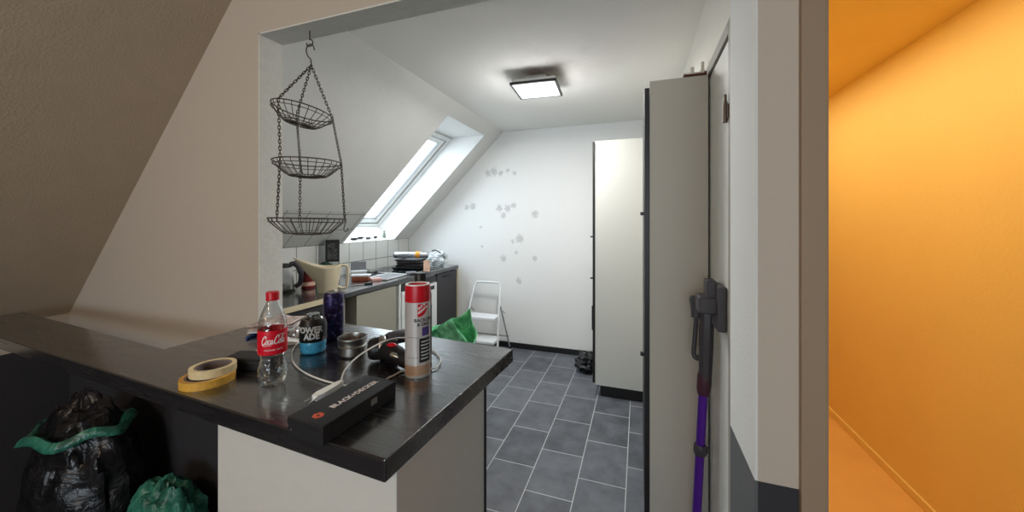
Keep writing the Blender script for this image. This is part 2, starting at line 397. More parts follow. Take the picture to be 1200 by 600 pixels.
def text_mb(txt, size, bold=0, shear=0, sx=1):
    cu = bpy.data.curves.new('lettering', 'FONT'); cu.body = txt; cu.size = size; cu.offset = bold; cu.shear = shear
    cu.align_x = 'CENTER'; cu.align_y = 'CENTER'; cu.resolution_u = 2
    ob = bpy.data.objects.new('lettering', cu); COL.objects.link(ob)
    dg = bpy.context.evaluated_depsgraph_get(); me = bpy.data.meshes.new_from_object(ob.evaluated_get(dg))
    vs = [Vector((v.co.x * sx, v.co.y, 0)) for v in me.vertices]; fs = [tuple(p.vertices) for p in me.polygons]
    bpy.data.objects.remove(ob); bpy.data.curves.remove(cu); bpy.data.meshes.remove(me)
    return vs, fs
def ribbon(strokes, w):
    """pen strokes (2-D polylines) as flat ribbons; each stroke (points, width factor list or number)"""
    vs = []; fs = []
    for pts, wf in strokes:
        P = smooth_path([Vector((p[0], p[1], 0)) for p in pts], 5)
        o = len(vs); n = len(P)
        for k, p in enumerate(P):
            t = (P[min(k + 1, n - 1)] - P[max(k - 1, 0)]); t = t.normalized() if t.length > 1e-9 else Vector((1, 0, 0))
            nn = Vector((-t.y, t.x, 0)); ww = w * wf * (.55 + .6 * abs(t.y))
            vs += [p + nn * ww, p - nn * ww]
        for k in range(n - 1): fs.append((o + 2 * k, o + 2 * k + 1, o + 2 * k + 3, o + 2 * k + 2))
    return vs, fs
def smooth_path(P, sub=6, closed=False):
    P = [Vector(p) for p in P]; out = []; n = len(P)
    rng = range(n if closed else n - 1)
    for i in rng:
        if closed: p0, p1, p2, p3 = P[i - 1], P[i], P[(i + 1) % n], P[(i + 2) % n]
        else: p0, p1, p2, p3 = P[max(i - 1, 0)], P[i], P[i + 1], P[min(i + 2, n - 1)]
        for k in range(sub):
            t = k / sub
            out.append(.5 * ((2 * p1) + (p2 - p0) * t + (2 * p0 - 5 * p1 + 4 * p2 - p3) * t * t + (3 * p1 - p0 - 3 * p2 + p3) * t ** 3))
    if not closed: out.append(P[-1])
    return out
def wrap(vs, R, phi, z):            # flat lettering bent round an upright cylinder
    return [(R * cos(phi + v.x / R), R * sin(phi + v.x / R), z + v.y) for v in vs]
def to_cam(p): return atan2(-p[1], -p[0])

# ================================================================== THE SETTING
C = 2.5; YW = 1.02; YW2 = 1.115; YB = 3.96; XR = .295; XJL = -1.42; XJR = .27; ZH = 2.21
SK = 1.0167; XS0 = -1.50; ZK = 1.24; XK = XS0 - (C - ZK) * SK
def slope_pt(z, y, off=0):
    L = sqrt(1 + SK * SK); n = Vector((-1 / L, 0, SK / L))
    return Vector((XS0 - (C - z) * SK, y, z)) + n * off
# floor of the kitchen and front room
o = link('floor', MB().box(-3.1, 3.2, -3.3, 4.1, -.12, 0), floor_m); struct(o)
# back wall
o = link('wall_back', MB().box(-3.2, .5, YB, YB + .15, 0, 2.7), scuffed); struct(o)
# kitchen ceiling
o = link('ceiling', MB().box(XS0 - .12, .4, YW2 - .02, YB, C, C + .12), ceil_m); struct(o)
# sloping roof face with the skylight cut out, and tiled lower band
YA, YBb = 2.85, 3.65; ZT, ZB = 2.40, ZK + .004
ZTILE = 1.545
mb = MB()
def uvface(mb, pts): mb.add(pts, [tuple(range(len(pts)))])
y0 = YW2
uvface(mb, [slope_pt(ZTILE, y0), slope_pt(ZTILE, YA), slope_pt(C, YA), slope_pt(C, y0)])
uvface(mb, [slope_pt(ZT, YA), slope_pt(ZT, YBb), slope_pt(C, YBb), slope_pt(C, YA)])
uvface(mb, [slope_pt(ZK, YBb), slope_pt(ZK, YB), slope_pt(C, YB), slope_pt(C, YBb)])
# reveals of the skylight
OFF = .30
it = [slope_pt(2.19, YA, OFF), slope_pt(2.19, YBb, OFF)]; ib = [slope_pt(1.195, YA, OFF), slope_pt(1.195, YBb, OFF)]
# outer face keeps light out
mb.quad(slope_pt(1.0, y0 - .1, .34), slope_pt(1.0, YA, .34), slope_pt(2.9, YA, .34), slope_pt(2.9, y0 - .1, .34))
mb.quad(slope_pt(1.0, YBb, .34), slope_pt(1.0, YB + .1, .34), slope_pt(2.9, YB + .1, .34), slope_pt(2.9, YBb, .34))
mb.quad(it[0], it[1], slope_pt(2.9, YBb, .34), slope_pt(2.9, YA, .34))
mb.quad(ib[0], ib[1], slope_pt(.9, YBb, .34), slope_pt(.9, YA, .34))
struct(link('wall_slope', mb, slope_white))
mb = MB()
mb.quad(slope_pt(ZT, YA), slope_pt(ZT, YBb), it[1], it[0])
mb.quad(slope_pt(ZB, YA), slope_pt(ZB, YBb), ib[1], ib[0])
mb.quad(slope_pt(ZT, YA), slope_pt(ZB, YA), ib[0], it[0])
mb.quad(slope_pt(ZT, YBb), slope_pt(ZB, YBb), ib[1], it[1])
struct(link('trim_1', mb, reveal_white))
# tiles: knee wall and lower slope band
me = bpy.data.meshes.new('wall_left')
V = []; F = []; UVS = []
def tq(pts, uvs):
    o_ = len(V); V.extend([tuple(p) for p in pts]); F.append(tuple(range(o_, o_ + len(pts)))); UVS.extend(uvs)
LB = (ZTILE - ZK) * sqrt(1 + SK * SK)
tq([slope_pt(ZK, y0), slope_pt(ZK, YA), slope_pt(ZTILE, YA), slope_pt(ZTILE, y0)], [(y0, 0), (YA, 0), (YA, LB), (y0, LB)])
tq([(XK, y0, 0), (XK, YB, 0), (XK, YB, ZK), (XK, y0, ZK)], [(y0 + .07, -ZK), (YB + .07, -ZK), (YB + .07, 0), (y0 + .07, 0)])
me.from_pydata(V, [], F); me.materials.append(tile_m)
uvl = me.uv_layers.new(name='UVMap')
for i, uv in enumerate(UVS): uvl.data[i].uv = uv
o = bpy.data.objects.new('wall_left', me); COL.objects.link(o); struct(o)
struct(link('trim_2', MB().box(XK - .12, XK - .004, y0 + .01, YB, -.05, ZK), kitchen_white))
# right kitchen wall
RD0, RD1, DH = 1.40, 2.29, 2.10
mb = MB()
mb.box(XR, XR + .1, YW2, RD0 - .06, 0, C); mb.box(XR, XR + .1, RD1 + .06, YB, 0, C); mb.box(XR, XR + .1, RD0 - .06, RD1 + .06, DH + .05, C)
struct(link('wall_right', mb, cream_wall))
# door in the right wall
mb = MB()
F1 = .05
mb.box(XR - .012, XR + .07, RD0 - .065, RD0 - .005, 0, DH + .045); mb.box(XR - .012, XR + .07, RD1 + .005, RD1 + .065, 0, DH + .045); mb.box(XR - .012, XR + .07, RD0 - .005, RD1 + .005, DH, DH + .045)
o = struct(link('door_1', mb, frame_grey, bevel=.003))
d = link('door_leaf', MB().box(XR - .004, XR + .04, RD0, RD1 - .005, .01, DH - .006), door_white, o, bevel=.003)
h = MB().lathe([(.008, 0), (.008, .055)], 12).box(-.001, .016, -.02, .02, .01, .045)
for z in (1.80, .35):
    link('hinge', MB().lathe([(.0075, 0), (.008, .03), (.008, .034), (.0075, .07)], 12).lathe([(.005, .07), (.005, .095)], 10).box(.003, .012, -.02, .022, .012, .058), brass, o, loc=(XR - .02, RD0 - .002, z), smooth=40)
# partition between front room and kitchen (with the big opening and the doorway to the orange room)
DX0, DX1, DZ = .40, 1.24, 2.12
mb = MB()
mb.box(-3.1, XJL, YW, YW2, 0, C); mb.box(XJL, XJR, YW, YW2, ZH, C); mb.box(XJR, DX0, YW, YW2, 0, C)
mb.box(DX1, 3.2, YW, YW2, 0, C); mb.box(DX0, DX1, YW, YW2, DZ + .4, C + .01)
struct(link('wall_partition', mb, dado))
# lining of the opening: rough white plaster skin
mb = MB()
mb.box(XJL - .001, XJL + .006, YW + .001, YW2 + .004, 0, ZH); mb.box(XJL, XJR, YW + .001, YW2 + .004, ZH - .006, ZH)
struct(link('trim_3', mb, lime))
mb = MB().box(XJR - .006, XJR + .03, YW + .001, 1.272, 0, ZH + .3)
struct(link('trim_4', mb, jdado))
# kitchen side of the partition
struct(link('trim_5', MB().box(-2.9, XJL - .001, YW2, YW2 + .006, 0, C).box(XJL, XJR, YW2, YW2 + .006, ZH, C), kitchen_white))
# casing of the orange doorway
mb = MB().box(.352, DX0, YW - .014, YW + .002, 0, 2.5); mb.box(DX1, DX1 + .048, YW - .014, YW + .002, 0, 2.5)
mb.box(DX0 - .004, DX0 + .004, YW - .012, YW2 + .03, 0, 2.5)
struct(link('door_2', mb, greige_trim, bevel=.002))
# orange room
mb = MB().box(1.37, 1.47, YW2, 4.3, 0, C); struct(link('wall_orange_right', mb, orange_wall))
struct(link('wall_orange_left', MB().box(XR + .1, .41, YW2, 4.3, 0, C), orange_wall))
struct(link('wall_orange_back', MB().box(.3, 1.5, 4.3, 4.4, 0, C), orange_wall))
struct(link('ceiling_orange', MB().box(XR + .1, 1.47, YW2 - .05, 4.3, C - .09, C + .1), orange_wall))
struct(link('floor_orange', MB().box(XR + .1, 1.37, YW2, 4.3, .0, .004), orange_floor))
struct(link('baseboard_orange', MB().box(1.355, 1.37, YW2, 4.3, .004, .05), orange_wall, bevel=.003))
# front room shell
mb = MB()
ft = [Vector((-1.455, 0, C)), Vector((-2.80, 0, .985))]
mb.quad((ft[0].x, -3.2, C), (ft[0].x, YW, C), (ft[1].x, YW, .985), (ft[1].x, -3.2, .985))
mb.quad((ft[0].x - .1, -3.3, C + .1), (ft[0].x - .1, YW, C + .1), (ft[1].x - .15, YW, .985), (ft[1].x - .15, -3.3, .985))
struct(link('ceiling_slope', mb, greige))
struct(link('wall_knee', MB().box(-2.95, -2.80, -3.2, YW + .03, 0, .985), dado))
struct(link('ceiling_front', MB().box(-1.6, 3.2, -3.3, YW, C, C + .1), greige))
struct(link('wall_front_right', MB().box(3.1, 3.2, -3.3, YW, 0, C), greige))
mb = MB(); WX0, WX1, WZ0, WZ1 = -1.1, 1.3, .9, 2.1
mb.box(-3.0, WX0, -3.3, -3.2, 0, C); mb.box(WX1, 3.2, -3.3, -3.2, 0, C); mb.box(WX0, WX1, -3.3, -3.2, 0, WZ0); mb.box(WX0, WX1, -3.3, -3.2, WZ1, C)
struct(link('wall_rear', mb, greige))
mb = MB().box(WX0, WX0 + .06, -3.28, -3.22, WZ0, WZ1).box(WX1 - .06, WX1, -3.28, -3.22, WZ0, WZ1).box(WX0, WX1, -3.28, -3.22, WZ0, WZ0 + .06).box(WX0, WX1, -3.28, -3.22, WZ1 - .06, WZ1).box(.07, .13, -3.28, -3.22, WZ0, WZ1)
w2 = struct(link('window_2', mb, win_white))
link('pane', MB().quad((WX0, -3.25, WZ0), (WX1, -3.25, WZ0), (WX1, -3.25, WZ1), (WX0, -3.25, WZ1)), glass, w2)
# baseboards
struct(link('baseboard_back', MB().box(XK, XR, YB - .014, YB, 0, .06), black_base, bevel=.002))

# ------------------------------------------------------------------ skylight window
NL = sqrt(1 + SK * SK); nrm = Vector((-1 / NL, 0, SK / NL)); upv = Vector((SK / NL, 0, 1 / NL)); yv = Vector((0, 1, 0))
org = (ib[0] + ib[1] + it[0] + it[1]) / 4
half_u = (it[0] - ib[0]).length / 2; half_y = (YBb - YA) / 2
WM = Matrix(((yv.x, upv.x, -nrm.x, org.x), (yv.y, upv.y, -nrm.y, org.y), (yv.z, upv.z, -nrm.z, org.z), (0, 0, 0, 1)))   # local x=y axis, y=up slope, z=into room
def ringbox(mb, hx, hy, w, z0, z1):
    mb.box(-hx, hx, hy - w, hy, z0, z1, 0, WM); mb.box(-hx, hx, -hy, -hy + w, z0, z1, 0, WM)
    mb.box(-hx, -hx + w, -hy + w, hy - w, z0, z1, 0, WM); mb.box(hx - w, hx, -hy + w, hy - w, z0, z1, 0, WM)
mb = MB(); ringbox(mb, half_y, half_u, .045, -.03, .03); win = struct(link('window_1', mb, win_white, bevel=.003))
mb = MB(); ringbox(mb, half_y - .045, half_u - .045, .008, -.02, .016); link('seal', mb, seal, win)
mb = MB(); ringbox(mb, half_y - .055, half_u - .055, .055, -.03, .012); link('sash', mb, win_white, win, bevel=.003)
mb = MB(); ringbox(mb, half_y - .11, half_u - .11, .007, -.02, .006); link('gasket', mb, seal, win)
mb = MB().quad(WM @ Vector((-half_y + .11, -half_u + .11, -.012)), WM @ Vector((half_y - .11, -half_u + .11, -.012)), WM @ Vector((half_y - .11, half_u - .11, -.012)), WM @ Vector((-half_y + .11, half_u - .11, -.012)))
link('pane', mb, glass, win)
mb = MB().box(-half_y + .1, half_y - .1, half_u - .075, half_u - .05, .02, .04, 0, WM); link('handle_bar', mb, win_white, win, bevel=.003)

# ================================================================== BAR COUNTER
TOP = 1.05
t = thing('bar_counter', 'black wood-grain bar counter with white panelled base in the wall opening', 'bar counter', (0, 0, 0))
poly = [(-.42, .526), (-.388, 1.118), (XJL + .014, 1.19), (XJL + .014, YW - .004), (-1.462, YW - .004), (-1.462, .742), (-2.66, .828), (-2.66, .645)]
link('countertop', MB().prism(poly, TOP - .042, TOP), blackwood, t, bevel=.003)
rz = radians(-2.6)
BM = Matrix.Translation((-.452, .60, 0)) @ Matrix.Rotation(rz, 4, 'Z')
mb = MB().box(-.565, 0, 0, .395, .0, TOP - .042, 0, BM); link('base_cabinet', mb, white_lam, t, bevel=.002)
mb = MB().box(-.003, .0035, .388, .398, 0, TOP - .045, 0, BM); link('edge_strip', mb, black_edge, t)
mb = MB().box(-.548, -.003, -.0015, 0, .0, .06, 0, BM); link('plinth', mb, white_lam, t)

# ------------------------------------------------------------------ coke bottle
p = onz(319.5, 450, TOP)
cb = thing('soda_bottle', 'clear plastic cola bottle with red cap and red label on the black bar', 'bottle', p)
ph = to_cam(p)
K = .235 / .23
prof = [(.0, .006), (.012, .004), (.022, .0), (.0275, .006), (.0315, .02), (.0325, .034), (.0315, .046), (.0285, .058), (.0262, .066), (.0275, .074), (.0305, .082), (.0318, .09), (.0318, .142), (.0315, .15), (.0298, .162), (.026, .176), (.0205, .190), (.015, .202), (.0125, .209), (.0125, .213), (.0125, .222)]
def petal(a, z): return 1 - (.10 * max(0, 1 - z / .03)) * (0.5 + .5 * cos(5 * a)) - .02 * (cos(5 * a) if z < .055 else 0)
link('bottle_body', MB().lathe([(r, z * K) for r, z in prof], 60, cap=False, wob=petal), pet, cb, smooth=60)
link('bottle_cap', MB().lathe([(.0146, .211 * K), (.0148, .214 * K), (.0146, .2155 * K), (.0146, .230 * K), (.0135, .232 * K), (.0, .232 * K)], 40, wob=lambda a, z: 1 + .012 * cos(24 * a)), redpl, cb, smooth=30)
cola_red = mat('cola_label_red', S(214, 14, 40), .35)
lb = link('paper_label', MB().lathe([(.0324, .084), (.0325, .085), (.0325, .143), (.0324, .144)], 48, cap=False), cola_red, cb, smooth=30)
white_ink = mat('white_print', S(245, 240, 238), .5)
# flowing script lettering: C o c a - C o l a
def script():
    st = []
    def Cc(x): return [([(x + .62, .62), (x + .70, .80), (x + .55, .93), (x + .30, .80), (x + .08, .45), (x + .10, .12), (x + .32, .0), (x + .60, .12), (x + .78, .3)], 1.15)]
    def oo(x): return [([(x + .30, .46), (x + .14, .40), (x + .05, .2), (x + .12, .03), (x + .28, .06), (x + .36, .28), (x + .30, .46), (x + .44, .40)], .8)]
    def cc(x): return [([(x + .34, .36), (x + .28, .47), (x + .12, .38), (x + .05, .16), (x + .14, .02), (x + .30, .05), (x + .42, .2)], .8)]
    def aa(x): return [([(x + .34, .40), (x + .2, .46), (x + .06, .24), (x + .1, .03), (x + .22, .06), (x + .36, .42)], .8), ([(x + .37, .46), (x + .33, .1), (x + .42, .02), (x + .52, .14)], .8)]
    def ll(x): return [([(x + .08, .2), (x + .3, .75), (x + .32, .96), (x + .2, .9), (x + .1, .4), (x + .12, .06), (x + .24, .04), (x + .36, .2)], .8)]
    st += Cc(0) + oo(.68) + cc(1.12) + aa(1.52) + [([(2.0, .2), (2.2, .24)], .9)] + Cc(2.15) + oo(2.85) + ll(3.27) + aa(3.58)
    st += [([(.1, .0), (.5, -.16), (1.2, -.1), (1.8, -.12)], .6), ([(2.75, .8), (3.1, 1.0), (3.9, .9), (4.1, 1.02)], .6)]
    return [([(px + py * .22, py) for px, py in pts], w) for pts, w in st]
vs, fs = ribbon(script(), .062)
sc_ = .0128
vs = [Vector(((v.x - 2.08) * sc_ * 1.02, (v.y - .4) * sc_ * 1.75, 0)) for v in vs]
link('lettering', MB().add(wrap(vs, .0328, ph + .05, .120), fs), white_ink, lb)
vs, fs = text_mb('ORIGINAL TASTE', .0055)
link('small_print', MB().add(wrap(vs, .0328, ph + .05, .0965), fs), white_ink, lb)

# ------------------------------------------------------------------ tape rolls
def ring_roll(name, label, c, rx, h, z, m_out, m_core, tilt=0, ang=0):
    t_ = thing(name, label, 'tape', (c.x, c.y, z), ang)
    t_.rotation_euler = (tilt, 0, ang)
    link('tape_winding', MB().lathe([(rx - .010, 0), (rx, 0), (rx, h), (rx - .010, h), (rx - .010, 0)], 48, cap=False), m_out, t_, smooth=30)
    link('cardboard_core', MB().lathe([(rx - .0155, .0005), (rx - .0102, .0005), (rx - .0102, h - .0005), (rx - .0155, h - .0005), (rx - .0155, .0005)], 48, cap=False), m_core, t_, smooth=30)
    return t_
c1 = onz(244, 447, TOP); c1.z = TOP
amber = mat('amber_packing_tape', S(220, 168, 72), .35, noise_amt=.12, nscale=90)
pale = mat('pale_cream_tape', S(222, 204, 160), .4, noise_amt=.12, nscale=90)
ring_roll('tape_roll', 'amber brown roll of packing tape lying at the bottom of the tape pair', c1, .058, .019, TOP, amber, cardcore)
c2 = onz(250, 436, TOP + .0192)
ring_roll('tape_roll', 'pale cream tape roll lying on top of the amber roll', c2, .050, .019, TOP + .0195, pale, cardcore)

# ------------------------------------------------------------------ powerade bottle (short, blue)
p = onz(367, 412, TOP); ph = to_cam(p)
t = thing('sports_drink_bottle', 'short blue drink bottle with black POWERADE label on the bar', 'bottle', p)
link('bottle_body', MB().lathe([(0, .002), (.028, 0), (.036, .004), (.038, .012), (.0365, .02), (.0385, .026), (.038, .036), (.037, .04)], 48, cap=False), blue_liquid, t, smooth=50)
lb = link('sleeve_label', MB().lathe([(.037, .038), (.0395, .041), (.0395, .086), (.037, .098), (.0315, .108)], 48, cap=False), blackpl, t, smooth=50)
link('bottle_neck', MB().lathe([(.0315, .107), (.026, .114), (.02, .117), (.0195, .122), (.0, .122)], 40, cap=False, wob=lambda a, z: 1 + .05 * sin(7 * a)), pet, t, smooth=40)
grey_ink = mat('silver_grey_print', S(196, 200, 200), .5)
for s_, z, dx in (('POWER', .078, -.004), ('ADE', .058, .004)):
    vs, fs = text_mb(s_, .026, bold=.0011, sx=.9)
    link('lettering', MB().add(wrap(vs, .0399, ph + dx / .04 - .22, z), fs), grey_ink, lb)
# ------------------------------------------------------------------ tall dark can
p = onz(391, 397, TOP)
t = thing('drink_can', 'tall dark violet patterned drink can behind the short blue bottle', 'can', p)
HC = .168
link('can_body', MB().lathe([(0, .004), (.022, .003), (.0255, 0), (.03, .006), (.033, .014), (.033, HC - .018), (.0315, HC - .009), (.0275, HC - .003)], 48, cap=False), can_m, t, smooth=40)
link('can_top', MB().lathe([(.0275, HC - .003), (.0278, HC), (.0262, HC), (.0255, HC - .005), (0, HC - .005)], 40, cap=False), steel, t, smooth=30)
link('pull_tab', MB().box(-.006, .006, -.011, .011, HC - .004, HC - .002), steel, t, bevel=.001)
# ------------------------------------------------------------------ metal jar
p = onz(413, 415, TOP)
t = thing('ashtray_pot', 'round steel pot with open rim and brown stubs inside beside the dark can', 'pot', p)
link('pot_body', MB().lathe([(0, .0), (.036, 0), (.041, .006), (.0415, .03), (.038, .034), (.0415, .038), (.042, .05), (.0435, .052), (.0435, .056), (.040, .056), (.0385, .05), (.0385, .01), (0, .01)], 48, cap=False), steel, t, smooth=35)
mb = MB().lathe([(0, .036), (.038, .036)], 24, cap=False)
for k in range(14):
    a = random.random() * 6.28; r = random.random() * .027; b_ = random.random() * 3
    q = Vector((r * cos(a), r * sin(a), .038)); e = q + Vector((cos(b_) * .016, sin(b_) * .016, .006 * random.random()))
    mb.tube([q, e], .004, 6)
link('ash_filling', mb, ash, t)
# ------------------------------------------------------------------ power tool
p0 = onz(447, 428, TOP)
t = thing('power_tool', 'black hand power tool with red switch lying beside the spray can', 'tool', p0, radians(8))
def cyl_between(mb, a, b, r, n=24, prof=None):
    a = Vector(a); b = Vector(b); d = b - a; q = d.to_track_quat('Z', 'Y').to_matrix().to_4x4(); q.translation = a; L = d.length
    prof = prof or [(r, 0), (r, 1)]
    mb.lathe([(rr, zz * L) for rr, zz in prof], n, 0, q)
mb = MB(); cyl_between(mb, (-.055, .017, .036), (.02, .06, .036), .03, 28, [(.0, 0), (.02, 0), (.028, .06), (.0325, .2), (.034, .5), (.033, .85), (.028, .97), (.015, 1), (0, 1)]); link('motor_housing', mb, blackpl, t, smooth=40)
mb = MB(); cyl_between(mb, (-.028, .034, .037), (-.012, .043, .037), .0355, 28, [(.0352, 0), (.0365, .1), (.0365, .9), (.0352, 1)]); link('collar', mb, steel, t, smooth=40)
mb = MB(); cyl_between(mb, (-.01, .045, .06), (.045, .11, .06), .018, 20, [(0, 0), (.016, 0), (.02, .1), (.02, .85), (.014, 1), (0, 1)]); link('gearbox', mb, greypl, t, smooth=40)
mb = MB().tube(smooth_path([(-.01, .03, .035), (.03, .01, .034), (.075, -.012, .03), (.10, -.02, .026)], 5), [.026] * 8 + [.023] * 8, 16); link('handle', mb, blackpl, t, smooth=50)
mb = MB().lathe([(0, -.006), (.006, -.005), (.009, 0), (.006, .005), (0, .006)], 16, 0, Matrix.Translation((.032, .002, .060)) @ Matrix.Diagonal((1.7, 1, 1, 1))); link('switch', mb, redpl, t, smooth=60)
mb = MB(); cyl_between(mb, (.045, -.022, .042), (.075, -.03, .038), .007, 14, [(0, 0), (.0075, 0), (.0075, .5), (.003, .9), (0, 1)]); link('metal_tip', mb, steel, t, smooth=40)

# ------------------------------------------------------------------ white cord with plug
zc = TOP + .005
plug_a = onz(400, 447, TOP + .012); plug_b = onz(368, 465, TOP + .012)
pts = [onz(399, 449, TOP + .008), onz(404, 436, TOP + .012), onz(416, 424, TOP + .03), onz(437, 412, TOP + .078), onz(455, 404, TOP + .094), onz(472, 399, TOP + .07), onz(486, 401, TOP + .018), onz(500, 409, zc), onz(515, 425, zc), onz(512, 440, zc - .001), onz(495, 450, zc), onz(474, 453, zc)]
pts = [onz(399, 449, TOP + .008), onz(404, 434, TOP + .02), onz(418, 419, TOP + .055), onz(438, 406, TOP + .09), onz(456, 398, TOP + .1), onz(474, 396, TOP + .07), onz(490, 400, TOP + .02), onz(503, 408, zc), onz(515, 418, zc), onz(514, 428, zc), onz(502, 433, zc), onz(474, 434.5, zc), onz(461, 440, zc), onz(442, 449, zc), onz(421, 453, zc), onz(396, 450, zc - .001), onz(371, 443, zc), onz(353, 434, zc), onz(343, 423, zc), onz(343, 411, zc), onz(352, 400, zc), onz(372, 394, zc)]
t = thing('mains_lead', 'white looped mains cord with flat two pin plug on the black bar', 'cord', (0, 0, 0))
link('cable', MB().tube(smooth_path(pts, 8), .0021, 8), cord_white, t, smooth=60)
d = (plug_b - plug_a); L = d.length; ang = atan2(d.y, d.x)
PM = Matrix.Translation((plug_a.x, plug_a.y, TOP + .0015)) @ Matrix.Rotation(ang, 4, 'Z')
mb = MB().prism([(-.002, -.006), (.012, -.0085), (L * .55, -.011), (L * .8, -.012), (L, -.0075), (L, .0075), (L * .8, .012), (L * .55, .011), (.012, .0085), (-.002, .006)], 0, .0135, 0, PM)
pl = link('plug', mb, whitepl, t, bevel=.002)
for s_ in (-1, 1):
    mb = MB().tube([PM @ Vector((L - .002, s_ * .006, .007)), PM @ Vector((L + .020, s_ * .0075, .007))], .002, 10); link('pin', mb, steel, pl, smooth=40)

# ------------------------------------------------------------------ tool box on the bar
BX = .092; BYL = .205; BH = .038
t = thing('tool_case', 'flat black BLACK+DECKER box on the front of the bar', 'box', (-.5955, .622, TOP), radians(-2))
link('box_body', MB().box(-BX / 2, BX / 2, -BYL / 2, BYL / 2, 0, BH * .62), blackmat, t, bevel=.0015)
lid = link('lid', MB().box(-BX / 2 - .001, BX / 2 + .001, -BYL / 2 - .001, BYL / 2 + .001, BH * .64, BH), blackmat, t, bevel=.002)
link('clasp', MB().box(BX / 2, BX / 2 + .002, .02, .038, BH * .45, BH * .8), steel, t, bevel=.0005)
link('rivet', MB().lathe([(.0028, 0), (.0025, .0015), (0, .002)], 12, 0, Matrix.Translation((-BX / 2 + .01, -BYL / 2, BH * .4)) @ Matrix.Rotation(pi / 2, 4, 'X')), steel, t, smooth=40)
RT = Matrix.Translation((.006, .018, BH + .0006)) @ Matrix.Rotation(pi / 2, 4, 'Z')
vs, fs = text_mb('BLACK+DECKER', .0185, bold=.0009, sx=.95)
link('lettering', MB().add(vs, fs, 0, RT), white_ink, lid)
orange_ink = mat('orange_print', S(226, 92, 60), .5)
mb = MB(); hx = [(.0115 * cos(i * pi / 3), .0115 * sin(i * pi / 3)) for i in range(6)]
LM = Matrix.Translation((.006, -.078, BH + .0004))
for i in range(6):
    a = hx[i]; b_ = hx[(i + 1) % 6]
    mb.add([(a[0], a[1], 0), (b_[0], b_[1], 0), (b_[0] * .3, b_[1] * .3, 0), (a[0] * .3, a[1] * .3, 0)], [(0, 1, 2, 3)], 0, LM)
link('hexagon_emblem', mb, orange_ink, lid)

# ------------------------------------------------------------------ spray can
p = onz(489.5, 438, TOP); ph = to_cam(p)
t = thing('spray_can', 'oven cleaner spray can with red cap and pale grey label on the bar', 'spray can', p)
spray_grey = mat('spray_can_silver_grey', S(196, 192, 190), .35, metal=.25)
amber_band = mat('spray_can_beige_base', S(196, 160, 132), .35, metal=.3)
R = .0335; HS = .246
link('can_body', MB().lathe([(0, .004), (.026, .002), (.0325, 0), (.0342, .004), (R, .008), (R, .205), (.031, .207), (0, .207)], 48, cap=False), spray_grey, t, smooth=35)
link('base_band', MB().lathe([(R + .0002, .008), (R + .0002, .034)], 48, cap=False), amber_band, t, smooth=35)
link('red_cap', MB().lathe([(.0325, .200), (.0338, .201), (.0335, .240), (.0322, HS), (.027, HS), (.025, HS - .006), (.012, HS - .006), (.012, HS - .003), (0, HS - .003)], 48, cap=False), [redpl], t, smooth=35)
link('cap_rim', MB().lathe([(.0325, HS - .001), (.0322, HS + .0012), (.0265, HS + .0012), (.0262, HS - .001)], 48, cap=False), whitepl, t, smooth=35)
P2 = ph + .42
lbl = MB()
def patch(mb, R, a0, a1, z0, z1, mi=0, n=12):
    for i in range(n):
        b0 = a0 + (a1 - a0) * i / n; b1 = a0 + (a1 - a0) * (i + 1) / n
        mb.add([(R * cos(b0), R * sin(b0), z0), (R * cos(b1), R * sin(b1), z0), (R * cos(b1), R * sin(b1), z1), (R * cos(b0), R * sin(b0), z1)], [(0, 1, 2, 3)], mi)
navy = mat('violet_blue_print', S(74, 62, 128), .5)
ink = mat('black_print', S(26, 24, 28), .5)
# red emblem with one rounded corner
pts = [(-.011, .0125)] + [(.011 - .0, .0125)] + [(-.011 + .022 * cos(a), .0125 - .025 * sin(a)) for a in [i * pi / 2 / 10 for i in range(1, 11)]]
n_ = len(pts); vs = [Vector((x, y, 0)) for x, y in pts] + [Vector((-.011 + .001, .0, 0))]
mb = MB()
grid = []
for i in range(10):
    for j in range(10):
        x0, x1 = -.0145 + .0030 * i, -.0145 + .0030 * (i + 1)
        ym = lambda x: .0170 - .034 * sqrt(max(0, 1 - ((x + .0145) / .030) ** 2))
        f = lambda x, k: ym(x) + (.0170 - ym(x)) * k / 10
        q = [Vector((x0, f(x0, j), 0)), Vector((x1, f(x1, j), 0)), Vector((x1, f(x1, j + 1), 0)), Vector((x0, f(x0, j + 1), 0))]
        mb.add(wrap(q, R + .0006, P2, .180), [(0, 1, 2, 3)])
link('emblem', mb, redpl, t)
for s_, dx, dz in (('GUT &', -.0045, .0065), ('GÜNSTIG', -.0005, -.0025)):
    vs, fs = text_mb(s_, .0075, bold=.0004)
    vs = [Matrix.Rotation(.6, 3, 'Z') @ v for v in vs]
    vs = [Vector((v.x + dx, v.y + dz, 0)) for v in vs]
    link('emblem_lettering', MB().add(wrap(vs, R + .0010, P2, .184), fs), white_ink, t)
for s_, sz, z, dx in (('BACKOFEN', .0125, .154, .008), ('& GRILL', .0115, .1425, .004)):
    vs, fs = text_mb(s_, sz, bold=.0003)
    link('lettering', MB().add(wrap([Vector((v.x + dx, v.y, 0)) for v in vs], R + .0007, P2, z), fs), ink, t)
mb = MB(); patch(mb, R + .0005, P2 - .08, P2 + .6, .112, .135); link('blue_square', mb, navy, t)
mb = MB(); patch(mb, R + .0005, P2 - .30, P2 + .75, .042, .106); link('dark_text_panel', mb, ink, t)
mb = MB()
for k in range(6):
    patch(mb, R + .0008, P2 - .18 + .03 * (k % 2), P2 + .5 + .1 * ((k * 7) % 3), .050 + k * .009, .0535 + k * .009)
link('text_lines', mb, grey_ink, t)
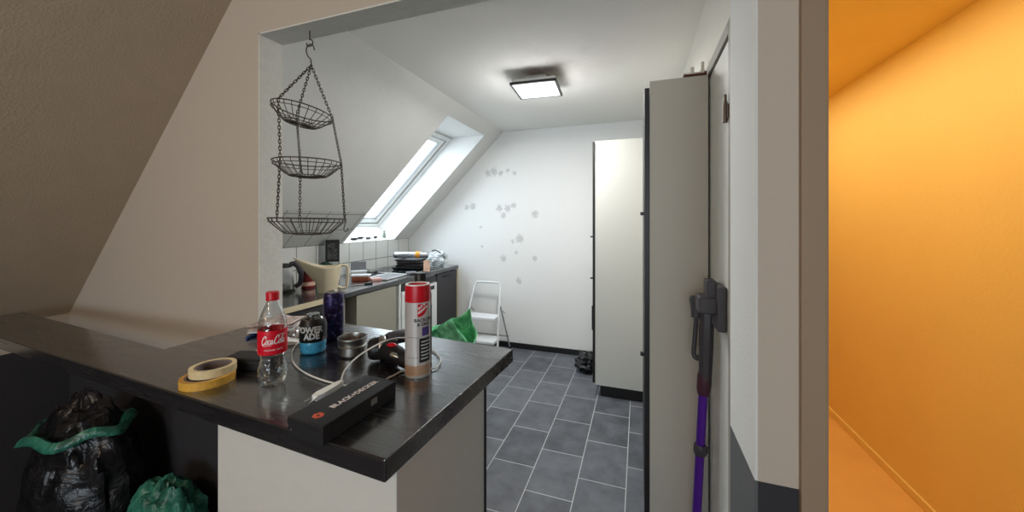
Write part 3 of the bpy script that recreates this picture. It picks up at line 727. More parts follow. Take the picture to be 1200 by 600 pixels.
mb = MB(); patch(mb, R + .0006, ph - .86, ph + .1, .1085, .1095); patch(mb, R + .0006, ph - 1.0, ph - .99, .04, .2, n=1); patch(mb, R + .0006, P2 - .42, P2 - .41, .045, .108, n=1); patch(mb, R + .0006, ph - .86, P2 - .35, .055, .0558); link('thin_rule', mb, ink, t)
# second can behind
pb = onz(499, 431, TOP)
aw = Vector((p.x, p.y, 0)).normalized(); pb = p + aw * .078 + Vector((-aw.y, aw.x, 0)) * -.008
t = thing('spray_can', 'dark red spray can with black cap hidden behind the oven cleaner', 'spray can', pb)
link('can_body', MB().lathe([(0, .003), (.03, 0), (.0325, .004), (.032, .20), (.028, .222), (.021, .23), (0, .23)], 40, cap=False), darkred, t, smooth=35)
link('black_cap', MB().lathe([(.017, .23), (.017, .262), (.015, .265), (0, .265)], 32, cap=False), blackpl, t, smooth=35)
link('dark_label', MB().lathe([(.0327, .03), (.0327, .17)], 40, cap=False), ink, t, smooth=35)

# ------------------------------------------------------------------ more on the bar
# long black box behind the cola bottle
q = onz(315, 436, TOP)
t = thing('small_black_box', 'long matte black box lying behind the cola bottle', 'box', (-1.035, .735, TOP), radians(16))
link('box_body', MB().box(-.07, .062, -.026, .03, 0, .026), blackmat, t, bevel=.002)
link('lid', MB().box(-.071, .063, -.027, .031, .0265, .036), blackmat, t, bevel=.002)
# blue and white pens
a = onz(289, 396, TOP + .005); b_ = onz(305, 389, TOP + .005)
t = thing('marker_pen', 'blue marker pen lying on the bar left of the cola bottle', 'pen', a)
d = b_ - a; mb = MB(); cyl_between(mb, (0, 0, 0), tuple(d * .62), .005, 12, [(0, 0), (.004, 0), (.005, .05), (.005, 1), (0, 1)]); link('barrel', mb, blue_pl, t, smooth=40)
mb = MB(); cyl_between(mb, tuple(d * .62), tuple(d), .0055, 12, [(0, 0), (.0055, 0), (.0055, .95), (.003, 1), (0, 1)]); link('cap', mb, blackpl, t, smooth=40)
a = onz(291, 418, TOP + .006); b_ = onz(304, 411, TOP + .006)
t = thing('lighter', 'small white lighter lying on the bar beside the cola bottle', 'lighter', a)
d = b_ - a; mb = MB(); cyl_between(mb, (0, 0, 0), tuple(d * .8), .006, 12, [(0, 0), (.0055, 0), (.006, .05), (.006, 1), (0, 1)]); link('body', mb, whitepl, t, smooth=40)
mb = MB(); cyl_between(mb, tuple(d * .8), tuple(d), .005, 12, [(0, 0), (.005, 0), (.005, 1), (0, 1)]); link('metal_head', mb, steel, t, smooth=40)
# colour leaflet + folded packet behind
c_ = onz(343, 387, TOP)
t = thing('magazine_pile', 'crumpled colour leaflets piled behind the short blue bottle', 'papers', (c_.x - .04, c_.y - .03, TOP), radians(20))
for k in range(4):
    mb = MB(); n = 6; ang = random.uniform(-.4, .4)
    vs = []
    for i in range(n + 1):
        for j in range(n + 1):
            x = (i / n - .5) * .15; y = (j / n - .5) * .12
            vs.append((x, y, .004 + k * .011 + .010 * max(0, sin(i * 1.1 + k * 1.7)) * (j / n) + .006 * (i / n)))
    fs = [(i * (n + 1) + j, (i + 1) * (n + 1) + j, (i + 1) * (n + 1) + j + 1, i * (n + 1) + j + 1) for i in range(n) for j in range(n)]
    mb.add(vs, fs, 0, Matrix.Rotation(ang, 4, 'Z'))
    o = link('leaflet', mb, [paper_col, paper, paper_col, paper_col][k], t, smooth=30)
    sd = o.modifiers.new('thick', 'SOLIDIFY'); sd.thickness = .002
t = thing('paper_slip', 'white folded paper slip between cola bottle and blue bottle', 'paper', onz(343, 402, TOP), radians(35))
o = link('folded_sheet', MB().add([(-.03, -.022, .002), (.03, -.022, .001), (.03, .022, .001), (-.03, .022, .002), (-.03, -.022, .018), (.028, -.02, .006), (.028, .02, .006), (-.03, .022, .018)], [(0, 1, 2, 3), (1, 5, 6, 2), (4, 5, 6, 7)]), paper, t)
sd = o.modifiers.new('thick', 'SOLIDIFY'); sd.thickness = .001
t = thing('cloth_scrap', 'small crumpled silver wrapper beside the leaflets on the bar', 'wrapper', onz(349, 397, TOP))
mb = MB()
def crumple(nu, nv, rx, ry, rz, amp, sc, seed, zfloor=True, shape=None):
    vs = []; fs = []
    for j in range(nv + 1):
        th = pi * j / nv
        for i in range(nu):
            a = 2 * pi * i / nu
            d_ = Vector((sin(th) * cos(a), sin(th) * sin(a), -cos(th)))
            k = 1 + amp * (noise.noise(d_ * sc + Vector((seed, 0, 0))) + .5 * noise.noise(d_ * sc * 2.3 + Vector((seed, 5, 0))) + .35 * abs(noise.noise(d_ * sc * 4.5 + Vector((3, seed, 0)))))
            p_ = Vector((d_.x * rx * k, d_.y * ry * k, d_.z * rz * k + rz))
            if shape: p_ = shape(p_, d_)
            if zfloor and p_.z < 0: p_.z = 0
            vs.append(p_)
    for j in range(nv):
        for i in range(nu):
            i2 = (i + 1) % nu
            fs.append((j * nu + i, j * nu + i2, (j + 1) * nu + i2, (j + 1) * nu + i))
    return vs, fs
mb.add(*crumple(24, 14, .028, .022, .016, .5, 2.4, 3)); link('wrapper', mb, silverfoil, t, smooth=25)

# ================================================================== HANGING BASKETS
hc = Vector((-1.212, 1.07, 0))
hp = ony(363.5, 41, 1.07)
t = thing('screw_hook', 'dark metal hook screwed into the top of the wall opening', 'hook', (hp.x, 1.068, ZH - .006))
link('shank', MB().tube([(0, 0, 0), (0, 0, -.035)], .0024, 8), wire, t)
arc = [(.016 * sin(a), 0, -.047 + .013 * cos(a)) for a in [i * (1.55 * pi) / 12 for i in range(13)]]
link('hook_bend', MB().tube([(0, 0, -.03)] + arc, .0024, 8), wire, t, smooth=50)
HZ = ZH - .006 - .06
t = thing('hanging_basket', 'three tier dark wire basket hanging on chains in the opening', 'hanging basket', (hp.x, 1.068, 0))
lat = atan2(.748, .663)
wd = Vector((-.748, .663, 0)); ld = Vector((.663, .748, 0))
def basket(rim_r, bot_r, depth, c, tilt, nspoke):
    T = Matrix.Translation(c) @ Matrix.Rotation(tilt, 4, wd)
    mb = MB(); n = 48
    mb.tube([(rim_r * cos(2 * pi * i / n), rim_r * sin(2 * pi * i / n), 0) for i in range(n)], .0023, 6, closed=True, M=T)
    for f in (.0, .35):
        rr = bot_r * (1 - f); mb.tube([(rr * cos(2 * pi * i / n), rr * sin(2 * pi * i / n), -depth + (.0 if f == 0 else -.004)) for i in range(n)], .0015, 6, closed=True, M=T)
    rr = rim_r * .985; mb.tube([(rr * cos(2 * pi * i / n), rr * sin(2 * pi * i / n), -.014) for i in range(n)], .0014, 6, closed=True, M=T)
    for k in range(nspoke):
        a = 2 * pi * k / nspoke; e = Vector((cos(a), sin(a), 0))
        mb.tube([e * rim_r, e * (rim_r * .93 + bot_r * .07) + Vector((0, 0, -depth * .22)), e * (bot_r + .012) + Vector((0, 0, -depth * .85)), e * bot_r + Vector((0, 0, -depth)), e * bot_r * .1 + Vector((0, 0, -depth - .004))], .0014, 5, M=T)
    return mb, T
def chain(a, b, pitch=.0125):
    a = Vector(a); b = Vector(b); d = b - a; n = max(2, int(d.length / pitch)); mb = MB()
    q = d.to_track_quat('Z', 'Y').to_matrix().to_4x4()
    for k in range(n):
        T = Matrix.Translation(a + d * ((k + .5) / n)) @ q @ Matrix.Rotation((k % 2) * pi / 2 + .3, 4, 'Z')
        L = d.length / n * .78
        mb.tube([(.0042 * cos(w), 0, L * sin(w)) for w in [2 * pi * i / 8 for i in range(8)]], .0015, 5, closed=True, M=T)
    return mb
CX0 = Vector((0, 0, 0))
def zpix(y, X, Y): return EYE - (y - HOR) / FPX * (-_s * X + _c * Y)
bc = [ony(355, 130, 1.075), ony(361, 190, 1.075), ony(361, 256, 1.075)]
specs = [(.108, .06, .052, bc[0], radians(11), 24), (.120, .066, .055, bc[1], radians(0), 26), (.133, .078, .058, bc[2], radians(1.0), 28)]
base = Vector((hp.x, 1.068, 0))
rings = []
for (rr, br, dp, c, tl, ns) in specs:
    c = Vector((c.x, c.y, c.z)) - base
    mb, T = basket(rr, br, dp, c, tl, ns); link('wire_basket', mb, wire, t)
    rings.append([T @ Vector((rr * cos(a), rr * sin(a), 0)) for a in (radians(32), radians(152), radians(272))])
topz = HZ - .075
apex = Vector((.008, 0, topz))
for k in range(3):
    link('chain', chain(apex, rings[0][k]), wire, t); link('chain', chain(rings[0][k], rings[1][k]), wire, t); link('chain', chain(rings[1][k], rings[2][k]), wire, t)
hk = [(-.012, 0, HZ + .001), (-.008, 0, HZ + .008), (.0, 0, HZ + .0105), (.013, 0, HZ + .004), (.02, 0, HZ - .012)]
hk = [(.024, 0, HZ - .018), (.018, 0, HZ - .002), (.004, 0, HZ + .008), (-.012, 0, HZ + .002), (-.018, 0, HZ - .016), (-.008, 0, HZ - .038), (.004, 0, HZ - .05), (.008, 0, HZ - .066), (.008, 0, topz)]
link('hanger_hook', MB().tube(smooth_path(hk, 5), .0022, 8), wire, t, smooth=50)
e = rings[2][0]
sh = [e + Vector(v) for v in ((-.003, 0, .004), (.004, 0, .004), (.006, 0, -.008), (.0, 0, -.026), (-.004, 0, -.04), (.004, 0, -.05), (.014, 0, -.046), (.016, 0, -.036))]
link('small_hook', MB().tube(smooth_path(sh, 5), .0018, 8), wire, t, smooth=50)

# ================================================================== KITCHEN RUN
WT = .93; XF = -2.05
t = thing('kitchen_worktop', 'dark wood-grain kitchen worktop running along the tiled knee wall', 'worktop')
link('worktop_slab', MB().box(XK + .006, XF, YW2 + .012, 3.90, WT - .038, WT), blackwood_y, t, bevel=.002)
link('front_edge_strip', MB().box(XF, XF + .003, YW2 + .012, 2.07, WT - .036, WT), cream_edge, t)
# cabinets
t = thing('base_cabinet', 'dark drawer cabinet under the near end of the kitchen worktop', 'cabinet', (0, 0, 0))
link('carcass', MB().box(XK + .05, XF - .03, 1.14, 2.12, .08, WT - .04), dark_open, t)
for z0, z1 in ((.74, .885), (.42, .73), (.10, .41)):
    d = link('drawer', MB().box(XF - .03, XF - .012, 1.145, 2.115, z0, z1), dark_front, t, bevel=.002)
    link('handle', MB().box(XF - .012, XF - .004, 1.5, 1.75, z1 - .03, z1 - .018), black_edge, d, bevel=.002)
t = thing('under_counter_fridge', 'beige fronted cabinet beside a dark gap under the worktop', 'cabinet', (0, 0, 0))
link('side_panel', MB().box(XK + .05, XF - .04, 2.14, 2.16, .0, WT - .04), cab_beige, t)
link('carcass', MB().box(XK + .05, XF - .03, 2.25, 2.74, .08, WT - .04), cab_beige, t)
link('door', MB().box(XF - .03, XF - .012, 2.25, 2.735, .10, WT - .045), cab_beige, t, bevel=.002)
link('plinth', MB().box(XF - .08, XF - .06, 2.25, 2.735, 0, .08), black_edge, t)
t = thing('dishwasher', 'white dishwasher with dark control band and grip slot under the worktop', 'appliance', (0, 0, 0))
link('housing', MB().box(XK + .05, XF - .02, 2.76, 3.40, .02, WT - .04), app_white, t, bevel=.003)
link('side_frame', MB().box(XF - .02, XF, 2.76, 2.785, .02, WT - .045), app_white, t, bevel=.002)
link('control_panel', MB().box(XF - .02, XF - .004, 2.79, 3.395, WT - .115, WT - .05), app_black, t, bevel=.002)
d = link('door', MB().box(XF - .02, XF + .012, 2.79, 3.39, .10, WT - .12), app_white, t, bevel=.004)
link('grip_slot', MB().box(XF + .010, XF + .0135, 3.12, 3.34, WT - .185, WT - .145), app_black, d, bevel=.003)
for k in range(2):
    link('knob', MB().lathe([(.018, 0), (.016, .014), (0, .014)], 20, 0, Matrix.Translation((XF - .005, 2.9 + k * .09, WT - .082)) @ Matrix.Rotation(pi / 2, 4, 'Y')), app_black, t, smooth=40)
t = thing('corner_cabinet', 'charcoal fronted cabinet at the far end of the worktop run', 'cabinet', (0, 0, 0))
link('carcass', MB().box(XK + .05, XF - .03, 3.42, 3.88, .08, WT - .04), dark_front, t)
d = link('door', MB().box(XF - .03, XF - .008, 3.425, 3.87, .10, WT - .05), dark_front, t, bevel=.002)
link('handle', MB().tube([(XF - .008, 3.56, WT - .09), (XF + .015, 3.565, WT - .09), (XF + .015, 3.68, WT - .09), (XF - .008, 3.685, WT - .09)], .005, 8), black_edge, d)
link('end_panel', MB().box(XK + .05, XF - .005, 3.885, 3.905, 0, WT - .04), cream_edge, t)
link('plinth', MB().box(XF - .08, XF - .06, 3.42, 3.88, 0, .08), black_edge, t)

# ------------------------------------------------------------------ things on the worktop
# kettle
kp = Vector((-2.53, 2.00, WT))
t = thing('kettle', 'glass and black electric kettle with tall curved handle on the worktop', 'kettle', kp, radians(44))
link('power_base', MB().lathe([(0, 0), (.085, 0), (.085, .012), (.075, .02), (0, .02)], 36, cap=False), blackpl, t, smooth=40)
link('jug_body', MB().lathe([(.07, .022), (.078, .03), (.077, .08), (.068, .16), (.062, .19)], 40, cap=False), film('kettle_glass', (.8, .82, .82), .1, .35, .5), t, smooth=50)
link('bottom_ring', MB().lathe([(.0, .02), (.076, .02), (.079, .03), (.079, .05), (.078, .052)], 36, cap=False), steel, t, smooth=40)
link('lid', MB().lathe([(.063, .186), (.065, .192), (.06, .205), (.04, .212), (0, .214)], 36, cap=False), blackpl, t, smooth=40)
mb = MB(); mb.tube(smooth_path([(.05, 0, .205), (.075, 0, .21), (.105, 0, .19), (.122, 0, .13), (.115, 0, .06), (.085, 0, .035)], 5), [.017] * 5 + [.022] * 10 + [.017] * 11, 12); link('handle', mb, vac_dark, t, smooth=50)
# beige jug with long spout and D-handle
jp = onz(379, 350, WT); jp = Vector((-2.215, 2.12, WT))
t = thing('watering_jug', 'beige plastic jug with long pointed spout on the kitchen worktop', 'jug', jp, radians(-2))
def jug_ring(f):   # bottom to top, oval that stretches into a spout (local -u) and keeps handle (local +u)
    pass
lat_r = Vector((.70, .714, 0)) # screen-right direction at that bearing
vs = []; fs = []; n = 40; rows = 14
for k in range(rows + 1):
    f = k / rows
    for i in range(n):
        a = 2 * pi * i / n; cx_, cy_ = cos(a), sin(a)
        rx = .052 + .022 * f; ry = .045 + .014 * f
        x = rx * cx_; y = ry * cy_; z = .150 * f
        sp_ = max(0, -cx_) ** 3
        x -= sp_ * (.095 * max(0, f - .35) ** 1.3 * 1.9); y *= (1 - .55 * sp_ * f)
        z += sp_ * .060 * max(0, f - .5) * 2 * f + max(0, cx_) ** 2 * .014 * f
        w = Vector((lat_r.x * x - lat_r.y * y, lat_r.y * x + lat_r.x * y, z)) * 1.28; vs.append(w)
for k in range(rows):
    for i in range(n): fs.append((k * n + i, k * n + (i + 1) % n, (k + 1) * n + (i + 1) % n, (k + 1) * n + i))
fs.append(tuple(range(n - 1, -1, -1)))
o = link('jug_body', MB().add(vs, fs), beige_pl, t, smooth=50); sd = o.modifiers.new('thick', 'SOLIDIFY'); sd.thickness = .002; sd.offset = -1
hp_ = [(.07, .15), (.092, .152), (.108, .135), (.106, .06), (.098, .02), (.07, .018), (.054, .03)]
link('handle', MB().tube(smooth_path([(lat_r.x * x * 1.28, lat_r.y * x * 1.28, z * 1.28) for x, z in hp_], 5), .010, 10), beige_pl, t, smooth=50)
# tins behind kettle
tx = Vector((-2.50, 2.20, WT))
t = thing('storage_tin', 'dark red storage tin between kettle and beige jug', 'tin', tx)
link('tin_body', MB().lathe([(0, 0), (.05, 0), (.05, .12), (.0, .12)], 30, cap=False), darkred, t, smooth=40)
link('lid', MB().lathe([(.052, .112), (.052, .135), (0, .137)], 30, cap=False), rust, t, smooth=40)
link('white_band', MB().lathe([(.0505, .02), (.0505, .05)], 30, cap=False), skin_box, t, smooth=40)
# black canister
bp_ = Vector((-2.68, 2.62, WT)); ztop = zpix(281, bp_.x, bp_.y)
t = thing('coffee_box', 'tall black box with pale picture standing against the wall tiles', 'box', bp_, radians(45))
hh = ztop - WT
link('box_body', MB().box(-.058, .058, -.035, .035, 0, hh), blackmat, t, bevel=.003)
link('picture', MB().box(-.042, .042, -.0365, -.0345, hh * .5, hh * .93), mat('dim_photo_print', S(70, 72, 70), .5, noise_amt=.9, nscale=45), t)
link('pale_stripe', MB().box(-.052, .052, -.0362, -.0345, hh * .36, hh * .44), grey_ink, t)
# dark green bag
gp = Vector((-2.60, 2.48, WT))
t = thing('green_pouch', 'dark green pouch slumped in front of the tall black box', 'pouch', gp, radians(20))
vs, fs = crumple(28, 18, .085, .055, .085, .25, 1.6, 9); link('pouch_body', MB().add(vs, fs), darkgreen, t, smooth=40)
link('green_tray', MB().box(-.07, .07, -.075, -.05, .0, .115), mat('green_card', S(64, 128, 92), .5), t, bevel=.003)
# clear package, brown loaf box etc.
t = thing('clear_food_box', 'clear plastic food box standing open at the wall tiles', 'box', Vector((-2.58, 2.84, WT)), radians(42))
mb = MB().box(-.07, .07, -.05, .05, 0, .05); link('tray', mb, clearbag, t, bevel=.006)
mb = MB().box(-.07, .07, .045, .055, .05, .135, 0, Matrix.Rotation(-.1, 4, 'X')); link('open_lid', mb, midgrey, t, bevel=.004)
mb = MB(); 
for dx in (.0, .045): mb.tube(smooth_path([(dx + .05 + .018 * cos(w), -.05, .085 + .015 * sin(w)) for w in [i * 2 * pi / 10 for i in range(10)]], 2, True), .002, 6, closed=True)
t2 = thing('eyeglasses', 'dark framed round spectacles propped behind the brown packet', 'glasses', Vector((-2.64, 2.99, WT)), radians(42))
mb = MB()
for dx in (-.027, .027): mb.tube([(dx + .021 * cos(w), 0, .022 + .018 * sin(w)) for w in [i * 2 * pi / 16 for i in range(16)]], .002, 6, closed=True)
mb.tube([(-.006, 0, .026), (0, 0, .03), (.006, 0, .026)], .002, 6); link('front_frame', mb, blackpl, t2)
for s_ in (-1, 1): link('temple', MB().tube([(s_ * .048, 0, .026), (s_ * .05, .1, .02), (s_ * .05, .13, .004)], .0018, 6), blackpl, t2)
cp = onz(423, 329, WT)
t = thing('baking_packet', 'copper brown packet under a white sheet on the worktop', 'packet', (cp.x, cp.y, WT), radians(28))
link('packet_body', MB().box(-.07, .07, -.035, .035, 0, .038), copper, t, bevel=.006)
link('white_sheet', MB().box(-.085, .075, -.035, .055, .039, .055), paper, t, bevel=.004)
kp_ = onz(424, 334, WT)
t = thing('kitchen_knife', 'black handled knife lying in front of the brown packet', 'knife', (kp_.x, kp_.y, WT), radians(50))
link('blade', MB().prism([(-.10, -.004), (-.09, -.010), (.02, -.012), (.02, .010), (-.06, .010)], .004, .0055), steel, t)
link('handle', MB().box(.018, .085, -.011, .011, .0, .016), blackpl, t, bevel=.005)
pk = onz(441, 329, WT)
t = thing('sponge', 'small pink sponge lying right of the brown packet', 'sponge', (pk.x, pk.y, WT), radians(50)); link('sponge_body', MB().box(-.045, .045, -.028, .028, 0, .026), pinkish, t, bevel=.006)
pk = onz(447, 320, WT)
t = thing('spatula', 'black slotted spatula lying across the worktop beside the hob', 'spatula', (pk.x - .06, pk.y, WT), radians(100))
link('handle', MB().tube([(-.13, 0, .012), (-.04, 0, .012), (.02, 0, .008)], .008, 10), blackpl, t, smooth=50)
link('blade', MB().box(.02, .09, -.035, .035, .004, .008), blackpl, t, bevel=.002)
pk = onz(456, 322, WT)
t = thing('serving_tray', 'pale shallow tray lying on the worktop before the hob', 'tray', (-2.25, 2.84, WT), radians(4))
link('tray_base', MB().box(-.11, .11, -.16, .16, .0, .005), midgrey, t, bevel=.002)
mb = MB(); mb.tube([(-.11, -.16, .009), (.11, -.16, .009), (.11, .16, .009), (-.11, .16, .009)], .006, 8, closed=True); link('tray_rim', mb, paper, t)
# hob
t = thing('ceramic_hob', 'black glass hob set in the far half of the worktop', 'hob', (-2.40, 3.33, WT))
link('glass_plate', MB().box(-.26, .26, -.29, .29, .0005, .007), hobglass, t, bevel=.002)
mb = MB(); mb.tube([(-.26, -.29, .006), (.26, -.29, .006), (.26, .29, .006), (-.26, .29, .006)], .004, 6, closed=True); link('steel_trim', mb, steel, t)
for (x, y, r) in ((-.12, -.14, .09), (.12, -.14, .07), (-.12, .14, .07), (.12, .14, .09)):
    link('cooking_zone', MB().lathe([(r - .003, .0074), (r, .0074)], 40, cap=False, M=Matrix.Translation((x, y, 0))), midgrey, t)
# pile of trays
pb_ = Vector((-2.36, 3.42, WT + .0075))
t = thing('baking_tray_stack', 'stack of dark baking trays piled on the hob', 'trays', pb_, radians(14))
for k in range(4):
    w = .155 - .008 * k; z = k * .028
    M = Matrix.Translation((.012 * ((k * 5) % 3 - 1), .02 * ((k * 3) % 3 - 1), z)) @ Matrix.Rotation(.12 * (k % 3 - 1), 4, 'Z')
    vs = [(-w + .02, -w + .02, .0), (w - .02, -w + .02, 0), (w - .02, w - .02, 0), (-w + .02, w - .02, 0), (-w, -w, .024), (w, -w, .024), (w, w, .024), (-w, w, .024), (-w + .006, -w + .006, .024), (w - .006, -w + .006, .024), (w - .006, w - .006, .024), (-w + .006, w - .006, .024), (-w + .025, -w + .025, .004), (w - .025, -w + .025, .004), (w - .025, w - .025, .004), (-w + .025, w - .025, .004)]
    fs = [(3, 2, 1, 0)] + [(i, (i + 1) % 4, 4 + (i + 1) % 4, 4 + i) for i in range(4)] + [(4 + i, 4 + (i + 1) % 4, 8 + (i + 1) % 4, 8 + i) for i in range(4)] + [(8 + i, 8 + (i + 1) % 4, 12 + (i + 1) % 4, 12 + i) for i in range(4)] + [(12, 13, 14, 15)]
    link('tray', MB().add(vs, fs, 0, M), [blackpl, greypl, vac_dark, greypl][k], t, bevel=.003)
fz = WT + .0075 + .113
t = thing('foil_roll', 'silver wrapped roll lying across the stack of dark trays', 'roll', (-2.36, 3.42, fz), radians(22))
mb = MB(); cyl_between(mb, (-.20, 0, .036), (.17, 0, .036), .035, 24, [(0, 0), (.03, 0), (.035, .02), (.0345, .5), (.035, .98), (.03, 1), (0, 1)]); link('roll', mb, silverfoil, t, smooth=40)
mb = MB(); cyl_between(mb, (-.205, 0, .036), (-.199, 0, .036), .02, 16, [(.012, 0), (.030, 0), (.030, 1), (.012, 1)]); link('roll_end', mb, greypl, t)
mb = MB(); cyl_between(mb, (.03, 0, .037), (.08, 0, .037), .038, 24, [(.0362, 0), (.039, .1), (.038, .5), (.0395, .9), (.0362, 1)]); link('orange_band', mb, orange_clip, t, smooth=40)
t = thing('photo_box', 'pink beige printed box leaning on the front of the trays', 'box', onz(500, 319, WT + .008), radians(22)); t.rotation_euler = (radians(-14), 0, radians(30))
link('box_body', MB().box(-.032, .032, -.01, .012, .006, .12), skin_box, t, bevel=.002)
t = thing('oven_glove', 'grey pad lying on the worktop edge before the trays', 'pad', onz(482, 320.5, WT + .0075), radians(40))
link('pad', MB().box(-.05, .05, -.035, .035, .0, .018), midgrey, t, bevel=.008)
t = thing('crumpled_bag', 'crumpled clear plastic bag at the far end of the worktop', 'bag', (-2.25, 3.76, WT + .0005))
vs, fs = crumple(36, 24, .115, .085, .088, .45, 2.2, 21); link('bag', MB().add(vs, fs), clearbag, t, smooth=20)
mb = MB().tube(smooth_path([(-.06, -.03, .17), (-.01, -.05, .19), (.05, -.04, .165), (.09, -.02, .12), (.10, -.01, .08)], 5), .006, 8); link('dark_strap', mb, blackpl, t, smooth=40)

# ------------------------------------------------------------------ things on the skylight sill
svec = slope_pt(ZB, 3.1)
sd_ = (ib[0] - slope_pt(ZB, YA)); sd_n = sd_.normalized()
def sill(y, f): 
    q = slope_pt(ZB, y) + sd_ * f; return q
for k, (y, f, m, L) in enumerate(((3.03, .10, blackpl, .07), (3.13, .14, blackpl, .06), (3.24, .10, greypl, .07), (3.36, .13, blackpl, .06))):
    q = sill(y, f)
    t = thing('small_bottle', ['small black bottle lying nearest on the skylight sill', 'second small black bottle lying on the skylight sill', 'small grey bottle lying on the skylight sill', 'small black bottle lying farthest along the skylight sill'][k], 'bottle', q + Vector((0, 0, .014)), radians(75 + 12 * k))
    mb = MB(); cyl_between(mb, (-L * .6, 0, 0), (L * .4, 0, 0), .012, 16, [(0, 0), (.011, 0), (.0125, .1), (.0125, .85), (.007, .97), (0, 1)]); link('bottle_body', mb, m, t, smooth=40)
    mb = MB(); cyl_between(mb, (L * .4, 0, 0), (L * .62, 0, 0), .007, 12, [(0, 0), (.0075, 0), (.0075, .95), (0, 1)]); link('cap', mb, whitepl if k == 2 else blackpl, t, smooth=40)
q = sill(3.50, .12)
t = thing('spray_bottle', 'tiny grey green bottle standing on the skylight sill', 'bottle', q + Vector((0, 0, .002)))
sg = mat('grey_green_plastic', S(130, 142, 128), .4)
link('bottle_body', MB().lathe([(0, 0), (.018, 0), (.019, .006), (.017, .045), (.008, .06), (.008, .066), (0, .066)], 20, cap=False), sg, t, smooth=40)
link('nozzle', MB().box(-.008, .012, -.006, .006, .066, .082), sg, t, bevel=.002)

# ================================================================== CEILING LAMP
lx0, lx1, ly0, ly1 = -.855, -.545, 2.385, 2.715
lc = Vector(((lx0 + lx1) / 2, (ly0 + ly1) / 2, 0))
t = thing('ceiling_lamp', 'flat square ceiling lamp with dark frame and white diffuser', 'lamp', (lc.x, lc.y, C), radians(4))
hx_ = .163
link('mounting_box', MB().box(-.075, .075, -.075, .075, -.052, 0), whitepl, t, bevel=.004)
mb = MB()
for a in range(4): mb.add(*[(lambda B: (B.v, B.f))(MB().box(-hx_, hx_, hx_ - .013, hx_, -.088, -.072))][0], 0, Matrix.Rotation(a * pi / 2, 4, 'Z'))
link('frame', mb, lamp_black, t)
link('back_plate', MB().box(-hx_ + .012, hx_ - .012, -hx_ + .012, hx_ - .012, -.070, -.05), whitepl, t)
link('diffuser', MB().box(-hx_ + .014, hx_ - .014, -hx_ + .014, hx_ - .014, -.088, -.071), lamp_on, t)

# ================================================================== TALL CABINETS
t = thing('tall_cabinet', 'white tall cabinet with black front edge by the back wall', 'cabinet', (0, 0, 0))
FX, FY = -.345, 3.08; FT = 2.128
link('side_panel', MB().box(FX, XR - .008, FY, FY + .018, .10, FT), cab_white, t, bevel=.001)
link('carcass', MB().box(FX + .002, XR - .008, FY + .018, 3.66, .10, FT), cab_white, t)
d = link('door', MB().box(FX - .022, FX - .002, FY + .002, 3.655, .115, FT - .004), black_edge, t, bevel=.001)
for z in (1.33, .98): link('handle', MB().box(FX - .045, FX - .022, FY + .03, FY + .045, z - .006, z + .006), black_edge, d, bevel=.002)
mb = MB(); mb.box(FX - .03, FX - .021, FY + .01, FY + .03, .55, .75); link('edge_guard', mb, black_edge, d)
link('plinth', MB().box(FX + .04, XR - .008, FY + .03, 3.66, 0, .10), black_edge, t)
NX, NY, NT = .045, 1.76, 2.10
t = thing('tall_cabinet', 'near tall slim cabinet with grey side panel beside the vacuum cleaner', 'cabinet', (0, 0, 0))
link('side_panel', MB().box(NX, XR - .013, NY, NY + .016, .04, NT), cab_greige, t, bevel=.001)
link('carcass', MB().box(NX + .002, XR - .013, NY + .016, 2.56, .04, NT), cab_greige, t)
d = link('door', MB().box(NX - .022, NX - .001, NY - .002, 2.555, .05, NT - .03), black_edge, t, bevel=.001)
for z in (1.5, .85): link('handle', MB().box(NX - .040, NX - .022, NY + .02, NY + .04, z - .008, z + .008), black_edge, d, bevel=.002)
link('plinth', MB().box(NX + .02, XR - .013, NY + .02, 2.56, 0, .04), black_edge, t)
t = thing('shelf_board', 'dark red board lying on top of the near tall cabinet', 'board', (0, 0, 0))
link('board', MB().box(.185, XR - .02, NY - .01, 2.1, NT + .001, NT + .013), rust, t, bevel=.001)
link('pale_edge', MB().box(.187, XR - .03, NY - .0115, NY - .0095, NT + .007, NT + .0125), porcelain, t)
for (x, y, h, lab) in ((.232, 1.86, .062, 'short beige porcelain vase on top of the near tall cabinet'), (.272, 1.84, .075, 'slim pale vase next to the door side on the near tall cabinet')):
    t = thing('small_vase', lab, 'vase', (x, y, NT + .0135))
    k = .8 if h > .07 else 1
    link('vase_body', MB().lathe([(0, 0), (.013 * k, 0), (.018 * k, .012), (.017 * k, .028), (.008 * k, .042), (.009 * k, h), (.006 * k, h), (.005 * k, .045), (0, .044)], 24, cap=False), porcelain, t, smooth=50)

# ================================================================== STICK VACUUM ON ITS WALL DOCK
t = thing('stick_vacuum', 'purple tubed cordless stick vacuum hanging on its dark wall dock', 'vacuum cleaner', (0, 0, 0))
def P(x, y, Y):  # point seen at (x,y) at depth Y
    return ony(x, y, Y)
yv0 = 1.60
A = P(834, 345, 1.56); 
